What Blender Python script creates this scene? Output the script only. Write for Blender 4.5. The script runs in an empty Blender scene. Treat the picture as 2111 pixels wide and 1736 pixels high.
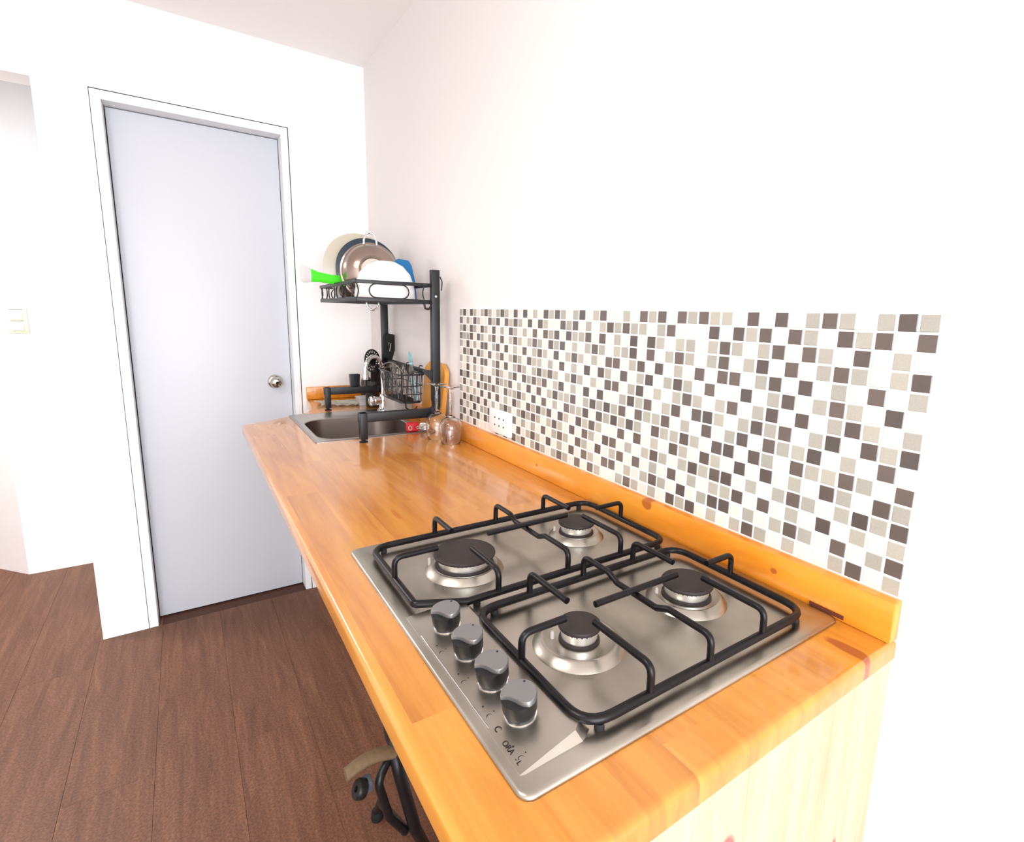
import bpy, bmesh, math, random
from math import pi, sin, cos, sqrt
from mathutils import Vector, Matrix
random.seed(7)
S = bpy.context.scene
C = S.collection
H = 0.952                      # height of the worktop surface above the floor

# ------------------------------------------------------------------ camera
def V(*a): return Vector(a)
cam_d = bpy.data.cameras.new('camera'); cam = bpy.data.objects.new('camera', cam_d); C.objects.link(cam); S.camera = cam
YAW, PITCH, ROLL = 0.6137, -0.1752, 0.0302
_r = V(cos(YAW), -sin(YAW), 0); _d = V(sin(YAW)*cos(PITCH), cos(YAW)*cos(PITCH), sin(PITCH)); _u = _r.cross(_d)
_r2 = _r*cos(ROLL)+_u*sin(ROLL); _u2 = _u*cos(ROLL)-_r*sin(ROLL)
M = Matrix((( _r2.x, _u2.x, -_d.x, -0.7569), (_r2.y, _u2.y, -_d.y, -0.2630), (_r2.z, _u2.z, -_d.z, 0.4164+H), (0, 0, 0, 1)))
cam.matrix_world = M
cam_d.sensor_fit = 'HORIZONTAL'; cam_d.sensor_width = 36; cam_d.lens = 1087.0/2111*36
cam_d.shift_x = -(1143.19-1055.5)/2111; cam_d.shift_y = -(868-845.42)/2111
cam_d.clip_start = 0.02

# ------------------------------------------------------------------ world, window light, exposure
w = bpy.data.worlds.new('world'); S.world = w; w.use_nodes = True
w.node_tree.nodes['Background'].inputs[0].default_value = (0.80, 0.88, 1, 1)
w.node_tree.nodes['Background'].inputs[1].default_value = 1.0
def area(name, loc, rot, sx, sy, power, col):
    l = bpy.data.lights.new(name, 'AREA'); l.shape = 'RECTANGLE'; l.size = sx; l.size_y = sy; l.energy = power; l.color = col
    o = bpy.data.objects.new(name, l); o.location = loc; o.rotation_euler = rot; C.objects.link(o); return o
area('window_daylight', (-1.35, -2.93, 1.25), (pi/2, 0, 0), 2.4, 2.1, 101, (0.93, 0.965, 1))
area('ceiling_bounce_fill', (-1.5, 0.3, H+1.44), (0, 0, 0), 0.5, 0.5, 12, (1, 0.93, 0.86))  # added fill imitating bounce from the ceiling, no fitting here
area('corridor_fill', (-1.75, 2.75, H+1.1), (0, 0, 0), 0.5, 0.3, 18, (1, 0.90, 0.84))  # unseen warm fill added to brighten the corridor walls
S.view_settings.view_transform = 'Standard'; S.view_settings.look = 'None'
S.view_settings.gamma = 1; S.view_settings.use_curve_mapping = False
S.view_settings.exposure = 0.75

# ------------------------------------------------------------------ materials
def srgb(r, g, b):
    f = lambda c: (c/255/12.92) if c/255 <= 0.04045 else ((c/255+0.055)/1.055)**2.4
    return (f(r), f(g), f(b), 1)
class NT:
    def __init__(s, name):
        s.m = bpy.data.materials.new(name); s.m.use_nodes = True; s.t = s.m.node_tree; s.p = s.t.nodes['Principled BSDF']
    def n(s, kind, **kw):
        nd = s.t.nodes.new(kind)
        for k, v in kw.items():
            if k.startswith('i_'):
                key = k[2:]; key = int(key) if key.isdigit() else key.replace('_', ' ')
                nd.inputs[key].default_value = v
            else: setattr(nd, k, v)
        return nd
    def l(s, a, b): s.t.links.new(a, b)
    def math(s, op, a, b=None, c=None):
        nd = s.n('ShaderNodeMath', operation=op)
        for i, x in enumerate((a, b, c)):
            if x is None: continue
            if hasattr(x, 'links'): s.l(x, nd.inputs[i])
            else: nd.inputs[i].default_value = x
        return nd.outputs[0]
    def ramp(s, fac, stops):
        nd = s.n('ShaderNodeValToRGB'); cr = nd.color_ramp
        while len(cr.elements) < len(stops): cr.elements.new(0.5)
        for e, (p, c) in zip(cr.elements, stops): e.position = p; e.color = c
        s.l(fac, nd.inputs[0]); return nd.outputs[0]
    def mix(s, fac, a, b, blend='MIX'):
        nd = s.n('ShaderNodeMix', data_type='RGBA', blend_type=blend)
        for i, x in ((0, fac), (6, a), (7, b)):
            if hasattr(x, 'links'): s.l(x, nd.inputs[i])
            else: nd.inputs[i].default_value = x
        return nd.outputs[2]
def mat(name, col, rough=0.5, metal=0.0, spec=0.5, trans=0.0, ior=1.45, bump=0.0, bscale=200.0, var=0.0, coat=0.0, alpha=None):
    k = NT(name); p = k.p
    p.inputs['Base Color'].default_value = col; p.inputs['Roughness'].default_value = rough
    p.inputs['Metallic'].default_value = metal; p.inputs['Specular IOR Level'].default_value = spec
    p.inputs['Transmission Weight'].default_value = trans; p.inputs['IOR'].default_value = ior
    p.inputs['Coat Weight'].default_value = coat; p.inputs['Coat Roughness'].default_value = 0.08
    tc = k.n('ShaderNodeTexCoord')
    if bump or var:
        nz = k.n('ShaderNodeTexNoise', i_Scale=bscale, i_Detail=4.0); k.l(tc.outputs['Object'], nz.inputs['Vector'])
    if bump:
        b = k.n('ShaderNodeBump', i_Strength=bump, i_Distance=0.002); k.l(nz.outputs[0], b.inputs['Height']); k.l(b.outputs[0], p.inputs['Normal'])
    if var:
        dark = tuple(c*(1-var) for c in col[:3])+(1,); lite = tuple(min(1, c*(1+var)) for c in col[:3])+(1,)
        k.l(k.ramp(nz.outputs[0], [(0.3, dark), (0.7, lite)]), p.inputs['Base Color'])
    return k.m

M_wall = mat('white_wall_paint', srgb(234, 229, 227), 0.75, bump=0.15, bscale=90)
M_ceil = mat('ceiling_paint', srgb(248, 244, 242), 0.85, bump=0.1, bscale=70)
M_back = mat('white_back_wall_paint', srgb(246, 245, 244), 0.7, bump=0.12, bscale=90)
M_door = mat('pale_grey_door_paint', srgb(204, 207, 213), 0.42, bump=0.05, bscale=40)
M_frame = mat('door_frame_paint', srgb(238, 240, 242), 0.45)
M_black = mat('black_powder_coat', srgb(22, 21, 23), 0.42, bump=0.08, bscale=600)
M_enamel = mat('black_enamel', srgb(8, 6, 8), 0.34, spec=0.35)
M_cap = mat('burner_cap_enamel', srgb(40, 32, 30), 0.6, bump=0.1, bscale=500, var=0.12)
M_alu = mat('burner_aluminium', srgb(236, 236, 234), 0.38, metal=1.0)
M_chrome = mat('chrome', srgb(225, 225, 225), 0.07, metal=1.0)
M_chromeD = mat('satin_chrome_knob', srgb(200, 196, 188), 0.12, metal=1.0)
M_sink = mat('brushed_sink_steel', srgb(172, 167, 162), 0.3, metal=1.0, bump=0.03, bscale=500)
M_basin = mat('dark_basin_steel', srgb(128, 116, 110), 0.38, metal=1.0, bump=0.03, bscale=500)  # darker and browner than the rim steel
M_cutl = mat('cutlery_steel', srgb(120, 114, 108), 0.3, metal=1.0)
M_pan = mat('polished_pan_steel', srgb(166, 152, 141), 0.22, metal=1.0, bump=0.02, bscale=60)
M_whitecer = mat('white_ceramic', srgb(246, 246, 245), 0.18, coat=0.3)
M_cream = mat('cream_ceramic', srgb(196, 187, 168), 0.25, coat=0.3)
M_navy = mat('slate_blue_glaze', srgb(36, 54, 66), 0.35, coat=0.2, var=0.15, bscale=80)
M_blue = mat('blue_plastic', srgb(8, 98, 150), 0.45)
M_green = mat('green_silicone', srgb(70, 215, 40), 0.45)
M_whitepl = mat('white_plastic', srgb(243, 243, 242), 0.35)
M_ivory = mat('ivory_plastic', srgb(222, 212, 180), 0.4)
M_greypl = mat('pale_grey_plastic', srgb(172, 166, 162), 0.4)
M_greyend = mat('white_end_plastic', srgb(196, 196, 194), 0.4)
M_smoke = mat('smoky_glass', srgb(120, 118, 112), 0.05, trans=0.9, ior=1.4)
M_slit = mat('dark_brown_notch', srgb(96, 44, 24), 0.8)
M_fork = mat('blue_grey_fork', srgb(86, 96, 104), 0.4)
M_teal = mat('pale_teal_plastic', srgb(150, 200, 205), 0.35)
M_blackpl = mat('black_nylon', srgb(24, 24, 26), 0.4)
M_red = mat('red_plastic', srgb(205, 25, 40), 0.5)
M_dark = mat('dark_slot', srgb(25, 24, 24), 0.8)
M_glass = mat('clear_glass', (1, 1, 1, 1), 0.0, trans=1.0, ior=1.45)
M_bottle = mat('dark_bottle_glass', srgb(50, 48, 44), 0.08, coat=0.4)
M_rubber = mat('black_rubber', srgb(22, 22, 24), 0.7)
M_tan = mat('tan_leatherette', srgb(112, 92, 66), 0.6, var=0.15, bscale=90)
M_grout = mat('white_grout', srgb(246, 244, 240), 0.8, bump=0.1, bscale=900)
M_ink = mat('printed_ink', srgb(30, 28, 28), 0.6)
M_knobbody = mat('knob_black_plastic', srgb(16, 16, 17), 0.4)
M_knobcap = mat('knob_silver_cap', srgb(140, 141, 141), 0.36, metal=0.75)

def steel():
    k = NT('brushed_hob_steel'); p = k.p
    tc = k.n('ShaderNodeTexCoord'); mp = k.n('ShaderNodeMapping'); mp.inputs['Scale'].default_value = (900, 40, 900)
    k.l(tc.outputs['Object'], mp.inputs['Vector'])
    nz = k.n('ShaderNodeTexNoise', i_Scale=1.0, i_Detail=3.0); k.l(mp.outputs[0], nz.inputs['Vector'])
    n2 = k.n('ShaderNodeTexNoise', i_Scale=9.0, i_Detail=3.0); k.l(tc.outputs['Object'], n2.inputs['Vector'])
    p.inputs['Metallic'].default_value = 1.0
    k.l(k.ramp(n2.outputs[0], [(0.35, srgb(163, 157, 146)), (0.7, srgb(188, 183, 172))]), p.inputs['Base Color'])
    k.l(k.math('MULTIPLY_ADD', n2.outputs[0], 0.18, 0.22), p.inputs['Roughness'])
    b = k.n('ShaderNodeBump', i_Strength=0.12, i_Distance=0.0004); k.l(nz.outputs[0], b.inputs['Height'])
    b2 = k.n('ShaderNodeBump', i_Strength=0.25, i_Distance=0.004); k.l(n2.outputs[0], b2.inputs['Height']); k.l(b.outputs[0], b2.inputs['Normal'])
    k.l(b2.outputs[0], p.inputs['Normal'])
    return k.m
M_steel = steel()

def wood(name, c_dark, c_mid, c_lite, axis, width, knots=(), rough=0.22, grain=1.0, coat=0.25, length=0.55, seed=0.0, knotcol=srgb(120, 40, 28), tmin=0.86, kaxis=0):
    """edge glued pine staves; axis = 'Y' (along the room) or 'Z' (upright)"""
    k = NT(name); p = k.p
    g = k.n('ShaderNodeNewGeometry'); sp = k.n('ShaderNodeSeparateXYZ'); k.l(g.outputs['Position'], sp.inputs[0])
    a = sp.outputs[0]; b = sp.outputs[1] if axis == 'Y' else sp.outputs[2]
    st = k.math('FLOOR', k.math('DIVIDE', a, width))
    w1 = k.n('ShaderNodeTexWhiteNoise', noise_dimensions='1D'); k.l(k.math('ADD', st, seed), w1.inputs['W'])
    row = k.math('FLOOR', k.math('DIVIDE', k.math('ADD', b, k.math('MULTIPLY', w1.outputs[0], 3.0)), length))
    cx = k.n('ShaderNodeCombineXYZ'); k.l(st, cx.inputs[0]); k.l(row, cx.inputs[1]); cx.inputs[2].default_value = seed
    w2 = k.n('ShaderNodeTexWhiteNoise', noise_dimensions='3D'); k.l(cx.outputs[0], w2.inputs['Vector'])
    # grain, stretched along the stave, shifted per stave
    gv = k.n('ShaderNodeCombineXYZ')
    k.l(k.math('MULTIPLY', a, 26.0*grain), gv.inputs[0]); k.l(k.math('MULTIPLY', b, 2.2), gv.inputs[1])
    k.l(k.math('ADD', k.math('MULTIPLY', w2.outputs[0], 37.0), k.math('MULTIPLY', sp.outputs[2 if axis == 'Y' else 1], 8.0)), gv.inputs[2])
    n1 = k.n('ShaderNodeTexNoise', i_Scale=1.0, i_Detail=6.0, i_Roughness=0.6, i_Distortion=0.6); k.l(gv.outputs[0], n1.inputs['Vector'])
    gf = k.n('ShaderNodeVectorMath', operation='MULTIPLY'); k.l(gv.outputs[0], gf.inputs[0]); gf.inputs[1].default_value = (9, 3.5, 1)
    n2 = k.n('ShaderNodeTexNoise', i_Scale=1.0, i_Detail=3.0); k.l(gf.outputs[0], n2.inputs['Vector'])
    base = k.ramp(n1.outputs[0], [(0.32, c_dark), (0.5, c_mid), (0.72, c_lite)])
    tint = k.ramp(w2.outputs[0], [(0.0, (tmin, tmin*0.96, tmin*0.90, 1)), (0.3, (0.96, 0.95, 0.93, 1)), (1.0, (1.04, 1.04, 1.03, 1))])
    col = k.mix(1.0, base, tint, 'MULTIPLY')
    fine = k.ramp(n2.outputs[0], [(0.3, (0.86, 0.82, 0.78, 1)), (0.6, (1, 1, 1, 1))])
    col = k.mix(0.6, col, fine, 'MULTIPLY')
    n3 = k.n('ShaderNodeTexNoise', i_Scale=40.0); k.l(g.outputs['Position'], n3.inputs['Vector'])
    for kt in knots:
        ka, kb, ra, rb = kt[:4]
        da = k.math('DIVIDE', k.math('SUBTRACT', sp.outputs[kaxis], ka), ra); db = k.math('DIVIDE', k.math('SUBTRACT', b, kb), rb)
        d = k.math('ADD', k.math('MULTIPLY', da, da), k.math('MULTIPLY', db, db))
        d = k.math('ADD', d, k.math('MULTIPLY', k.math('SUBTRACT', n3.outputs[0], 0.5), 0.9))
        f = k.n('ShaderNodeMapRange', i_1=1.25, i_2=0.65); k.l(d, f.inputs[0])
        col = k.mix(k.math('MULTIPLY', f.outputs[0], 0.85), col, kt[4] if len(kt) > 4 else knotcol)
    k.l(col, p.inputs['Base Color'])
    p.inputs['Roughness'].default_value = rough; p.inputs['Coat Weight'].default_value = coat; p.inputs['Coat Roughness'].default_value = 0.1
    bp = k.n('ShaderNodeBump', i_Strength=0.06, i_Distance=0.001); k.l(n2.outputs[0], bp.inputs['Height']); k.l(bp.outputs[0], p.inputs['Normal'])
    return k.m
knots_top = [(-0.075, 0.020, 0.010, 0.034, srgb(132, 48, 26)), (-0.395, 1.18, 0.01, 0.012), (-0.30, 0.88, 0.022, 0.10), (-0.05, 0.70, 0.006, 0.01),
             (-0.30, 1.27, 0.005, 0.012), (-0.235, 1.2, 0.02, 0.05), (-0.42, 0.78, 0.005, 0.03)]
M_top = wood('varnished_pine_worktop', srgb(180, 112, 32), srgb(199, 131, 44), srgb(211, 147, 60), 'Y', 0.066, knots_top, 0.26, coat=0.7, length=0.8, knotcol=srgb(186, 112, 40), tmin=0.84)
M_ups = wood('varnished_pine_upstand', srgb(200, 116, 24), srgb(224, 140, 36), srgb(236, 160, 56), 'Y', 0.2, [(H+0.03, 0.17, .005, 0.006), (H+0.052, 0.455, .012, 0.014), (H+0.03, 0.86, .004, 0.005)], 0.3, length=3.0, kaxis=2, knotcol=srgb(160, 80, 24))
M_end = wood('pale_pine_end_panel', srgb(208, 160, 130), srgb(219, 174, 144), srgb(228, 188, 160), 'Z', 0.09, [(-0.339, 0.825, 0.014, 0.026), (-0.092, 0.66, 0.008, 0.03)], 0.45, coat=0.0, length=2.5, seed=3.0, knotcol=srgb(150, 70, 80), tmin=0.8)
M_board = wood('chopping_board_wood', srgb(214, 140, 52), srgb(230, 160, 66), srgb(240, 178, 88), 'Z', 0.2, (), 0.45, coat=0, length=3)

def floor_mat():
    k = NT('brown_laminate'); p = k.p
    g = k.n('ShaderNodeNewGeometry'); oi = k.n('ShaderNodeObjectInfo')
    mp = k.n('ShaderNodeVectorMath', operation='MULTIPLY'); k.l(g.outputs['Position'], mp.inputs[0]); mp.inputs[1].default_value = (34, 2.6, 1)
    ad = k.n('ShaderNodeVectorMath', operation='ADD'); k.l(mp.outputs[0], ad.inputs[0])
    cx = k.n('ShaderNodeCombineXYZ'); k.l(k.math('MULTIPLY', oi.outputs['Random'], 50.0), cx.inputs[2]); k.l(cx.outputs[0], ad.inputs[1])
    n1 = k.n('ShaderNodeTexNoise', i_Scale=1.0, i_Detail=7.0, i_Roughness=0.65, i_Distortion=0.8); k.l(ad.outputs[0], n1.inputs['Vector'])
    n2 = k.n('ShaderNodeTexNoise', i_Scale=160.0, i_Detail=2.0); k.l(g.outputs['Position'], n2.inputs['Vector'])
    base = k.ramp(n1.outputs[0], [(0.3, srgb(94, 62, 46)), (0.5, srgb(110, 75, 56)), (0.72, srgb(128, 90, 67))])
    base = k.mix(0.75, base, k.ramp(n2.outputs[0], [(0.35, (0.6, 0.58, 0.6, 1)), (0.65, (1.25, 1.2, 1.15, 1))]), 'MULTIPLY')
    hv = k.ramp(oi.outputs['Random'], [(0, (0.96, 0.96, 0.96, 1)), (1, (1.04, 1.04, 1.04, 1))])
    k.l(k.mix(1.0, base, hv, 'MULTIPLY'), p.inputs['Base Color'])
    p.inputs['Roughness'].default_value = 0.5; p.inputs['Specular IOR Level'].default_value = 0.35
    b = k.n('ShaderNodeBump', i_Strength=0.15, i_Distance=0.001); k.l(n1.outputs[0], b.inputs['Height']); k.l(b.outputs[0], p.inputs['Normal'])
    return k.m
M_floor = floor_mat()
M_gap = mat('dark_floor_joint', srgb(84, 54, 44), 0.8)

def tile_mat(name, col, v, rough):
    k = NT(name); p = k.p
    g = k.n('ShaderNodeNewGeometry'); m = k.n('ShaderNodeVectorMath', operation='MULTIPLY_ADD'); k.l(g.outputs['Position'], m.inputs[0])
    m.inputs[1].default_value = (0, 40, 40); m.inputs[2].default_value = (0, 0, -(H+0.0594)*40)
    f = k.n('ShaderNodeVectorMath', operation='FLOOR'); k.l(m.outputs[0], f.inputs[0])
    wn = k.n('ShaderNodeTexWhiteNoise', noise_dimensions='3D'); k.l(f.outputs[0], wn.inputs['Vector'])
    hue = k.mix(wn.outputs[0], tuple(c*(1-v) for c in col[:3])+(1,), tuple(min(1, c*(1+v)) for c in (col[0]*1.03, col[1], col[2]*0.96))+(1,))
    nz = k.n('ShaderNodeTexNoise', i_Scale=420.0, i_Detail=2.0); k.l(g.outputs['Position'], nz.inputs['Vector'])
    k.l(k.mix(0.25, hue, k.ramp(nz.outputs[0], [(0.35, (0.75, 0.75, 0.75, 1)), (0.65, (1.1, 1.1, 1.1, 1))]), 'MULTIPLY'), p.inputs['Base Color'])
    p.inputs['Roughness'].default_value = rough; p.inputs['Coat Weight'].default_value = 0.3; p.inputs['Coat Roughness'].default_value = 0.05
    return k.m
M_tD = tile_mat('dark_grey_glass_tile', srgb(94, 85, 80), 0.22, 0.3)
M_tG = tile_mat('stone_grey_tile', srgb(170, 168, 158), 0.10, 0.35)
M_tW = tile_mat('off_white_tile', srgb(227, 221, 212), 0.04, 0.3)

def cloth_mat():
    k = NT('patterned_cloth'); tc = k.n('ShaderNodeTexCoord'); v = k.n('ShaderNodeTexVoronoi', i_Scale=55.0); k.l(tc.outputs['Object'], v.inputs['Vector'])
    n = k.n('ShaderNodeTexNoise', i_Scale=30.0); k.l(tc.outputs['Object'], n.inputs['Vector'])
    a = k.ramp(n.outputs[0], [(0.50, srgb(244, 240, 222)), (0.55, srgb(150, 178, 150)), (0.60, srgb(244, 240, 222)), (0.70, srgb(205, 190, 90))])
    k.l(k.mix(k.ramp(v.outputs['Distance'], [(0.15, (0, 0, 0, 1)), (0.35, (1, 1, 1, 1))]), a, srgb(240, 236, 222)), k.p.inputs['Base Color'])
    k.p.inputs['Roughness'].default_value = 0.9; return k.m
M_cloth = cloth_mat()

# ------------------------------------------------------------------ mesh helpers
def link(name, bm, m, parent=None, smooth=False, loc=None):
    me = bpy.data.meshes.new(name); bmesh.ops.recalc_face_normals(bm, faces=bm.faces); bm.to_mesh(me); bm.free()
    for mm in (m if isinstance(m, (list, tuple)) else [m]): me.materials.append(mm)
    if smooth:
        me.polygons.foreach_set('use_smooth', [True]*len(me.polygons))
        try: me.set_sharp_from_angle(angle=math.radians(smooth if smooth is not True else 40))
        except Exception: pass
    o = bpy.data.objects.new(name, me); C.objects.link(o)
    if parent is not None: o.parent = parent; o.matrix_parent_inverse = parent.matrix_basis.inverted()
    if loc: o.location = loc
    return o
def thing(name, label, cat, loc=(0, 0, 0), group=None):
    o = bpy.data.objects.new(name, None); C.objects.link(o); o.location = loc; o.empty_display_size = 0.02
    o['label'] = label; o['category'] = cat
    if group: o['group'] = group
    return o
def tag(o, label, cat, group=None):
    o['label'] = label; o['category'] = cat
    if group: o['group'] = group
    return o
def struct(o): o['kind'] = 'structure'; return o
def box(bm, x0, x1, y0, y1, z0, z1, bev=0.0, seg=2, mtx=None):
    r = bmesh.ops.create_cube(bm, size=1.0); vs = r['verts']
    for v in vs: v.co = V(x0+(v.co.x+.5)*(x1-x0), y0+(v.co.y+.5)*(y1-y0), z0+(v.co.z+.5)*(z1-z0))
    if bev:
        es = list({e for v in vs for e in v.link_edges})
        rr = bmesh.ops.bevel(bm, geom=es, offset=bev, segments=seg, affect='EDGES', profile=0.5); vs = list({v for f in rr['faces'] for v in f.verts} | {v for v in vs if v.is_valid})
    if mtx is not None:
        for v in vs: v.co = mtx @ v.co
    return vs
def B(*a, **k):
    bm = bmesh.new(); box(bm, *a, **k); return bm
def fillet(pts, r, n=5, closed=False):
    pts = [Vector(p) for p in pts]; out = []; N = len(pts)
    rng = range(N) if closed else range(1, N-1)
    if not closed: out.append(pts[0])
    for i in rng:
        p, a, b = pts[i], pts[i-1], pts[(i+1) % N]
        rr = r[i] if isinstance(r, (list, tuple)) else r
        da, db = (a-p), (b-p); la, lb = da.length, db.length
        if rr <= 0: out.append(p); continue
        ang = da.angle(db)
        if ang > 3.1: out.append(p); continue
        t = min(rr/math.tan(ang/2), la*0.49, lb*0.49)
        s, e = p+da.normalized()*t, p+db.normalized()*t
        for j in range(n+1):
            u = j/n; out.append((1-u)**2*s+2*u*(1-u)*p+u*u*e)
    if not closed: out.append(pts[-1])
    return out
def tube(bm, pts, r, sides=10, closed=False, flat=None):
    """round tube along pts; flat=(a,b) makes a rectangular section a (sideways) x b (up)"""
    pts = [Vector(p) for p in pts]; N = len(pts); rings = []
    T = []
    for i in range(N):
        a = pts[i-1] if (i > 0 or closed) else pts[i]; b = pts[(i+1) % N] if (i < N-1 or closed) else pts[i]
        T.append((b-a).normalized())
    up = V(0, 0, 1) if abs(T[0].z) < 0.9 else V(1, 0, 0)
    nrm = (up-T[0]*up.dot(T[0])).normalized()
    for i in range(N):
        nrm = (nrm-T[i]*nrm.dot(T[i])).normalized(); bn = T[i].cross(nrm)
        rr = r[i] if isinstance(r, (list, tuple)) else r
        rings.append([bm.verts.new(pts[i]+nrm*cos(2*pi*j/sides)*rr+bn*sin(2*pi*j/sides)*rr) for j in range(sides)])
    for i in range(N if closed else N-1):
        A, Bq = rings[i], rings[(i+1) % N]; off = 0
        if closed and i == N-1:
            off = min(range(sides), key=lambda o: (A[0].co-Bq[o].co).length)
        for j in range(sides):
            bm.faces.new((A[j], A[(j+1) % sides], Bq[(j+1+off) % sides], Bq[(j+off) % sides]))
    if not closed: bm.faces.new(rings[0][::-1]); bm.faces.new(rings[-1])
def bar(bm, a, b, w, h, bev=0.0015):
    """rectangular bar between two points (w sideways, h up)"""
    a, b = Vector(a), Vector(b); d = b-a; L = d.length; z = d.normalized()
    up = V(0, 0, 1) if abs(z.z) < 0.9 else V(0, 1, 0)
    x = up.cross(z).normalized(); y = z.cross(x)
    m = Matrix(((x.x, y.x, z.x, a.x), (x.y, y.y, z.y, a.y), (x.z, y.z, z.z, a.z), (0, 0, 0, 1)))
    return box(bm, -w/2, w/2, -h/2, h/2, 0, L, bev, 2, m)
def lathe(bm, prof, seg=32, mtx=None, close=False):
    """prof = [(r,z)...]"""
    rings = []
    for r, z in prof:
        if r < 1e-6: v = bm.verts.new((0, 0, z)); rings.append([v])
        else: rings.append([bm.verts.new((r*cos(2*pi*j/seg), r*sin(2*pi*j/seg), z)) for j in range(seg)])
    for A, Bq in zip(rings, rings[1:]):
        if len(A) == 1 and len(Bq) == 1: continue
        for j in range(seg):
            k = (j+1) % seg
            if len(A) == 1: bm.faces.new((A[0], Bq[j], Bq[k]))
            elif len(Bq) == 1: bm.faces.new((A[j], A[k], Bq[0]))
            else: bm.faces.new((A[j], A[k], Bq[k], Bq[j]))
    if close:
        A, Bq = rings[-1], rings[0]
        for j in range(seg): k = (j+1) % seg; bm.faces.new((A[j], A[k], Bq[k], Bq[j]))
    if mtx is not None:
        for rg in rings:
            for v in rg: v.co = mtx @ v.co
def L(prof, seg=32, mtx=None, close=False):
    bm = bmesh.new(); lathe(bm, prof, seg, mtx, close); return bm
def rr(cx, cy, hx, hy, r, n=6):
    out = []
    for q, (sx, sy) in enumerate(((1, 1), (-1, 1), (-1, -1), (1, -1))):
        for j in range(n+1):
            a = q*pi/2+j/n*pi/2; out.append((cx+sx*(hx-r)+r*cos(a), cy+sy*(hy-r)+r*sin(a)))
    return out
def rings(bm, loops, cap0=False, cap1=False):
    R = [[bm.verts.new(p) for p in lp] for lp in loops]
    for A, Bq in zip(R, R[1:]):
        n = len(A)
        for j in range(n): bm.faces.new((A[j], A[(j+1) % n], Bq[(j+1) % n], Bq[j]))
    if cap0: bm.faces.new(R[0][::-1])
    if cap1: bm.faces.new(R[-1])
    return R
def inset(poly, d):
    n = len(poly); out = []
    for i in range(n):
        p0, p, p1 = Vector(poly[i-1]), Vector(poly[i]), Vector(poly[(i+1) % n])
        e0 = (p-p0).normalized(); e1 = (p1-p).normalized()
        n0 = V(-e0.y, e0.x); n1 = V(-e1.y, e1.x); m = (n0+n1); m.normalize()
        out.append(p+m*(d/max(0.3, m.dot(n0))))
    return out
def RX(a): return Matrix.Rotation(a, 4, 'X')
def RY(a): return Matrix.Rotation(a, 4, 'Y')
def RZ(a): return Matrix.Rotation(a, 4, 'Z')
def TR(x, y, z): return Matrix.Translation((x, y, z))
def prism(bm, poly, z0, z1, mtx=None):
    a = [bm.verts.new((x, y, z0)) for x, y in poly]; b = [bm.verts.new((x, y, z1)) for x, y in poly]; n = len(poly)
    for j in range(n): bm.faces.new((a[j], a[(j+1) % n], b[(j+1) % n], b[j]))
    bm.faces.new(a[::-1]); bm.faces.new(b)
    if mtx is not None:
        for v in a+b: v.co = mtx @ v.co

# ------------------------------------------------------------------ room shell
YB = 2.403; CE = H+1.50; XL = -3.0; YN = -3.0
fl = struct(link('floor', B(XL-0.15, 0.15, YN-0.15, 4.6, -0.1, -0.0035), M_gap))
pm = {}
def plank(x0, x1, y0, y1):
    key = (round(x1-x0, 3), round(y1-y0, 3))
    if key not in pm:
        bm = B(-key[0]/2+.0005, key[0]/2-.0005, -key[1]/2+.0003, key[1]/2-.0003, -0.0035, 0, 0.0004, 1)
        me = bpy.data.meshes.new('plank'); bm.to_mesh(me); bm.free(); me.materials.append(M_floor); pm[key] = me
    o = bpy.data.objects.new('plank', pm[key]); C.objects.link(o); o.parent = fl; o.location = ((x0+x1)/2, (y0+y1)/2, 0)
PW = 0.2095
for i in range(-7, 3):
    x0 = -0.504+i*PW; x1 = x0+PW
    if x0 < -1.95: continue
    y = -0.35-random.choice((0.2, 0.55, 0.9)) if x0 > -1.2 else -0.2
    while y < (YB-0.001 if x0 > -1.1 else 4.2):
        y1 = y+1.2
        if x0 > -1.1: y1 = min(y1, YB)
        plank(x0, min(x1, 0.003), y, y1); y = y1

struct(link('wall_right', B(0.004, 0.16, YN-0.15, YB+0.15, -0.1, CE+0.1), M_wall))
wall_right = bpy.data.objects['wall_right']
# back wall: door opening x -.975..-.321, corridor opening left of x -1.122, lintel at H+1.176
bm = bmesh.new()
DX0, DX1, DT = -0.971, -0.321, H+1.181
box(bm, DX1, 0.004, YB, YB+0.12, -0.01, CE)
box(bm, -1.122, DX0, YB, YB+0.12, -0.01, CE)
box(bm, DX0, DX1, YB, YB+0.12, DT, CE)
box(bm, XL, -1.122, YB, YB+0.12, H+1.176, CE)
box(bm, XL, -2.35, YB, YB+0.12, -0.01, H+1.176)
struct(link('wall_back', bm, M_back))
struct(link('ceiling', B(XL-0.15, 0.15, YN-0.15, 4.7, CE, CE+0.1), M_ceil))
struct(link('wall_left', B(XL-0.15, XL, YN-0.15, 4.6, -0.1, CE+0.1), M_wall))
bm = bmesh.new()   # the wall behind the camera, with the window
box(bm, XL, -2.6, YN-0.15, YN, -0.01, CE); box(bm, -0.1, 0.004, YN-0.15, YN, -0.01, CE)
box(bm, -2.6, -0.1, YN-0.15, YN, -0.01, 0.12); box(bm, -2.6, -0.1, YN-0.15, YN, 2.34, CE)
struct(link('wall_front', bm, M_wall))
bm = bmesh.new()
for x in (-2.575, -1.35, -0.125): box(bm, x-0.025, x+0.025, YN-0.1, YN-0.05, 0.12, 2.34)
for z in (0.145, 2.315): box(bm, -2.6, -0.1, YN-0.1, YN-0.05, z-0.025, z+0.025)
struct(link('window_1', bm, M_frame))
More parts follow.
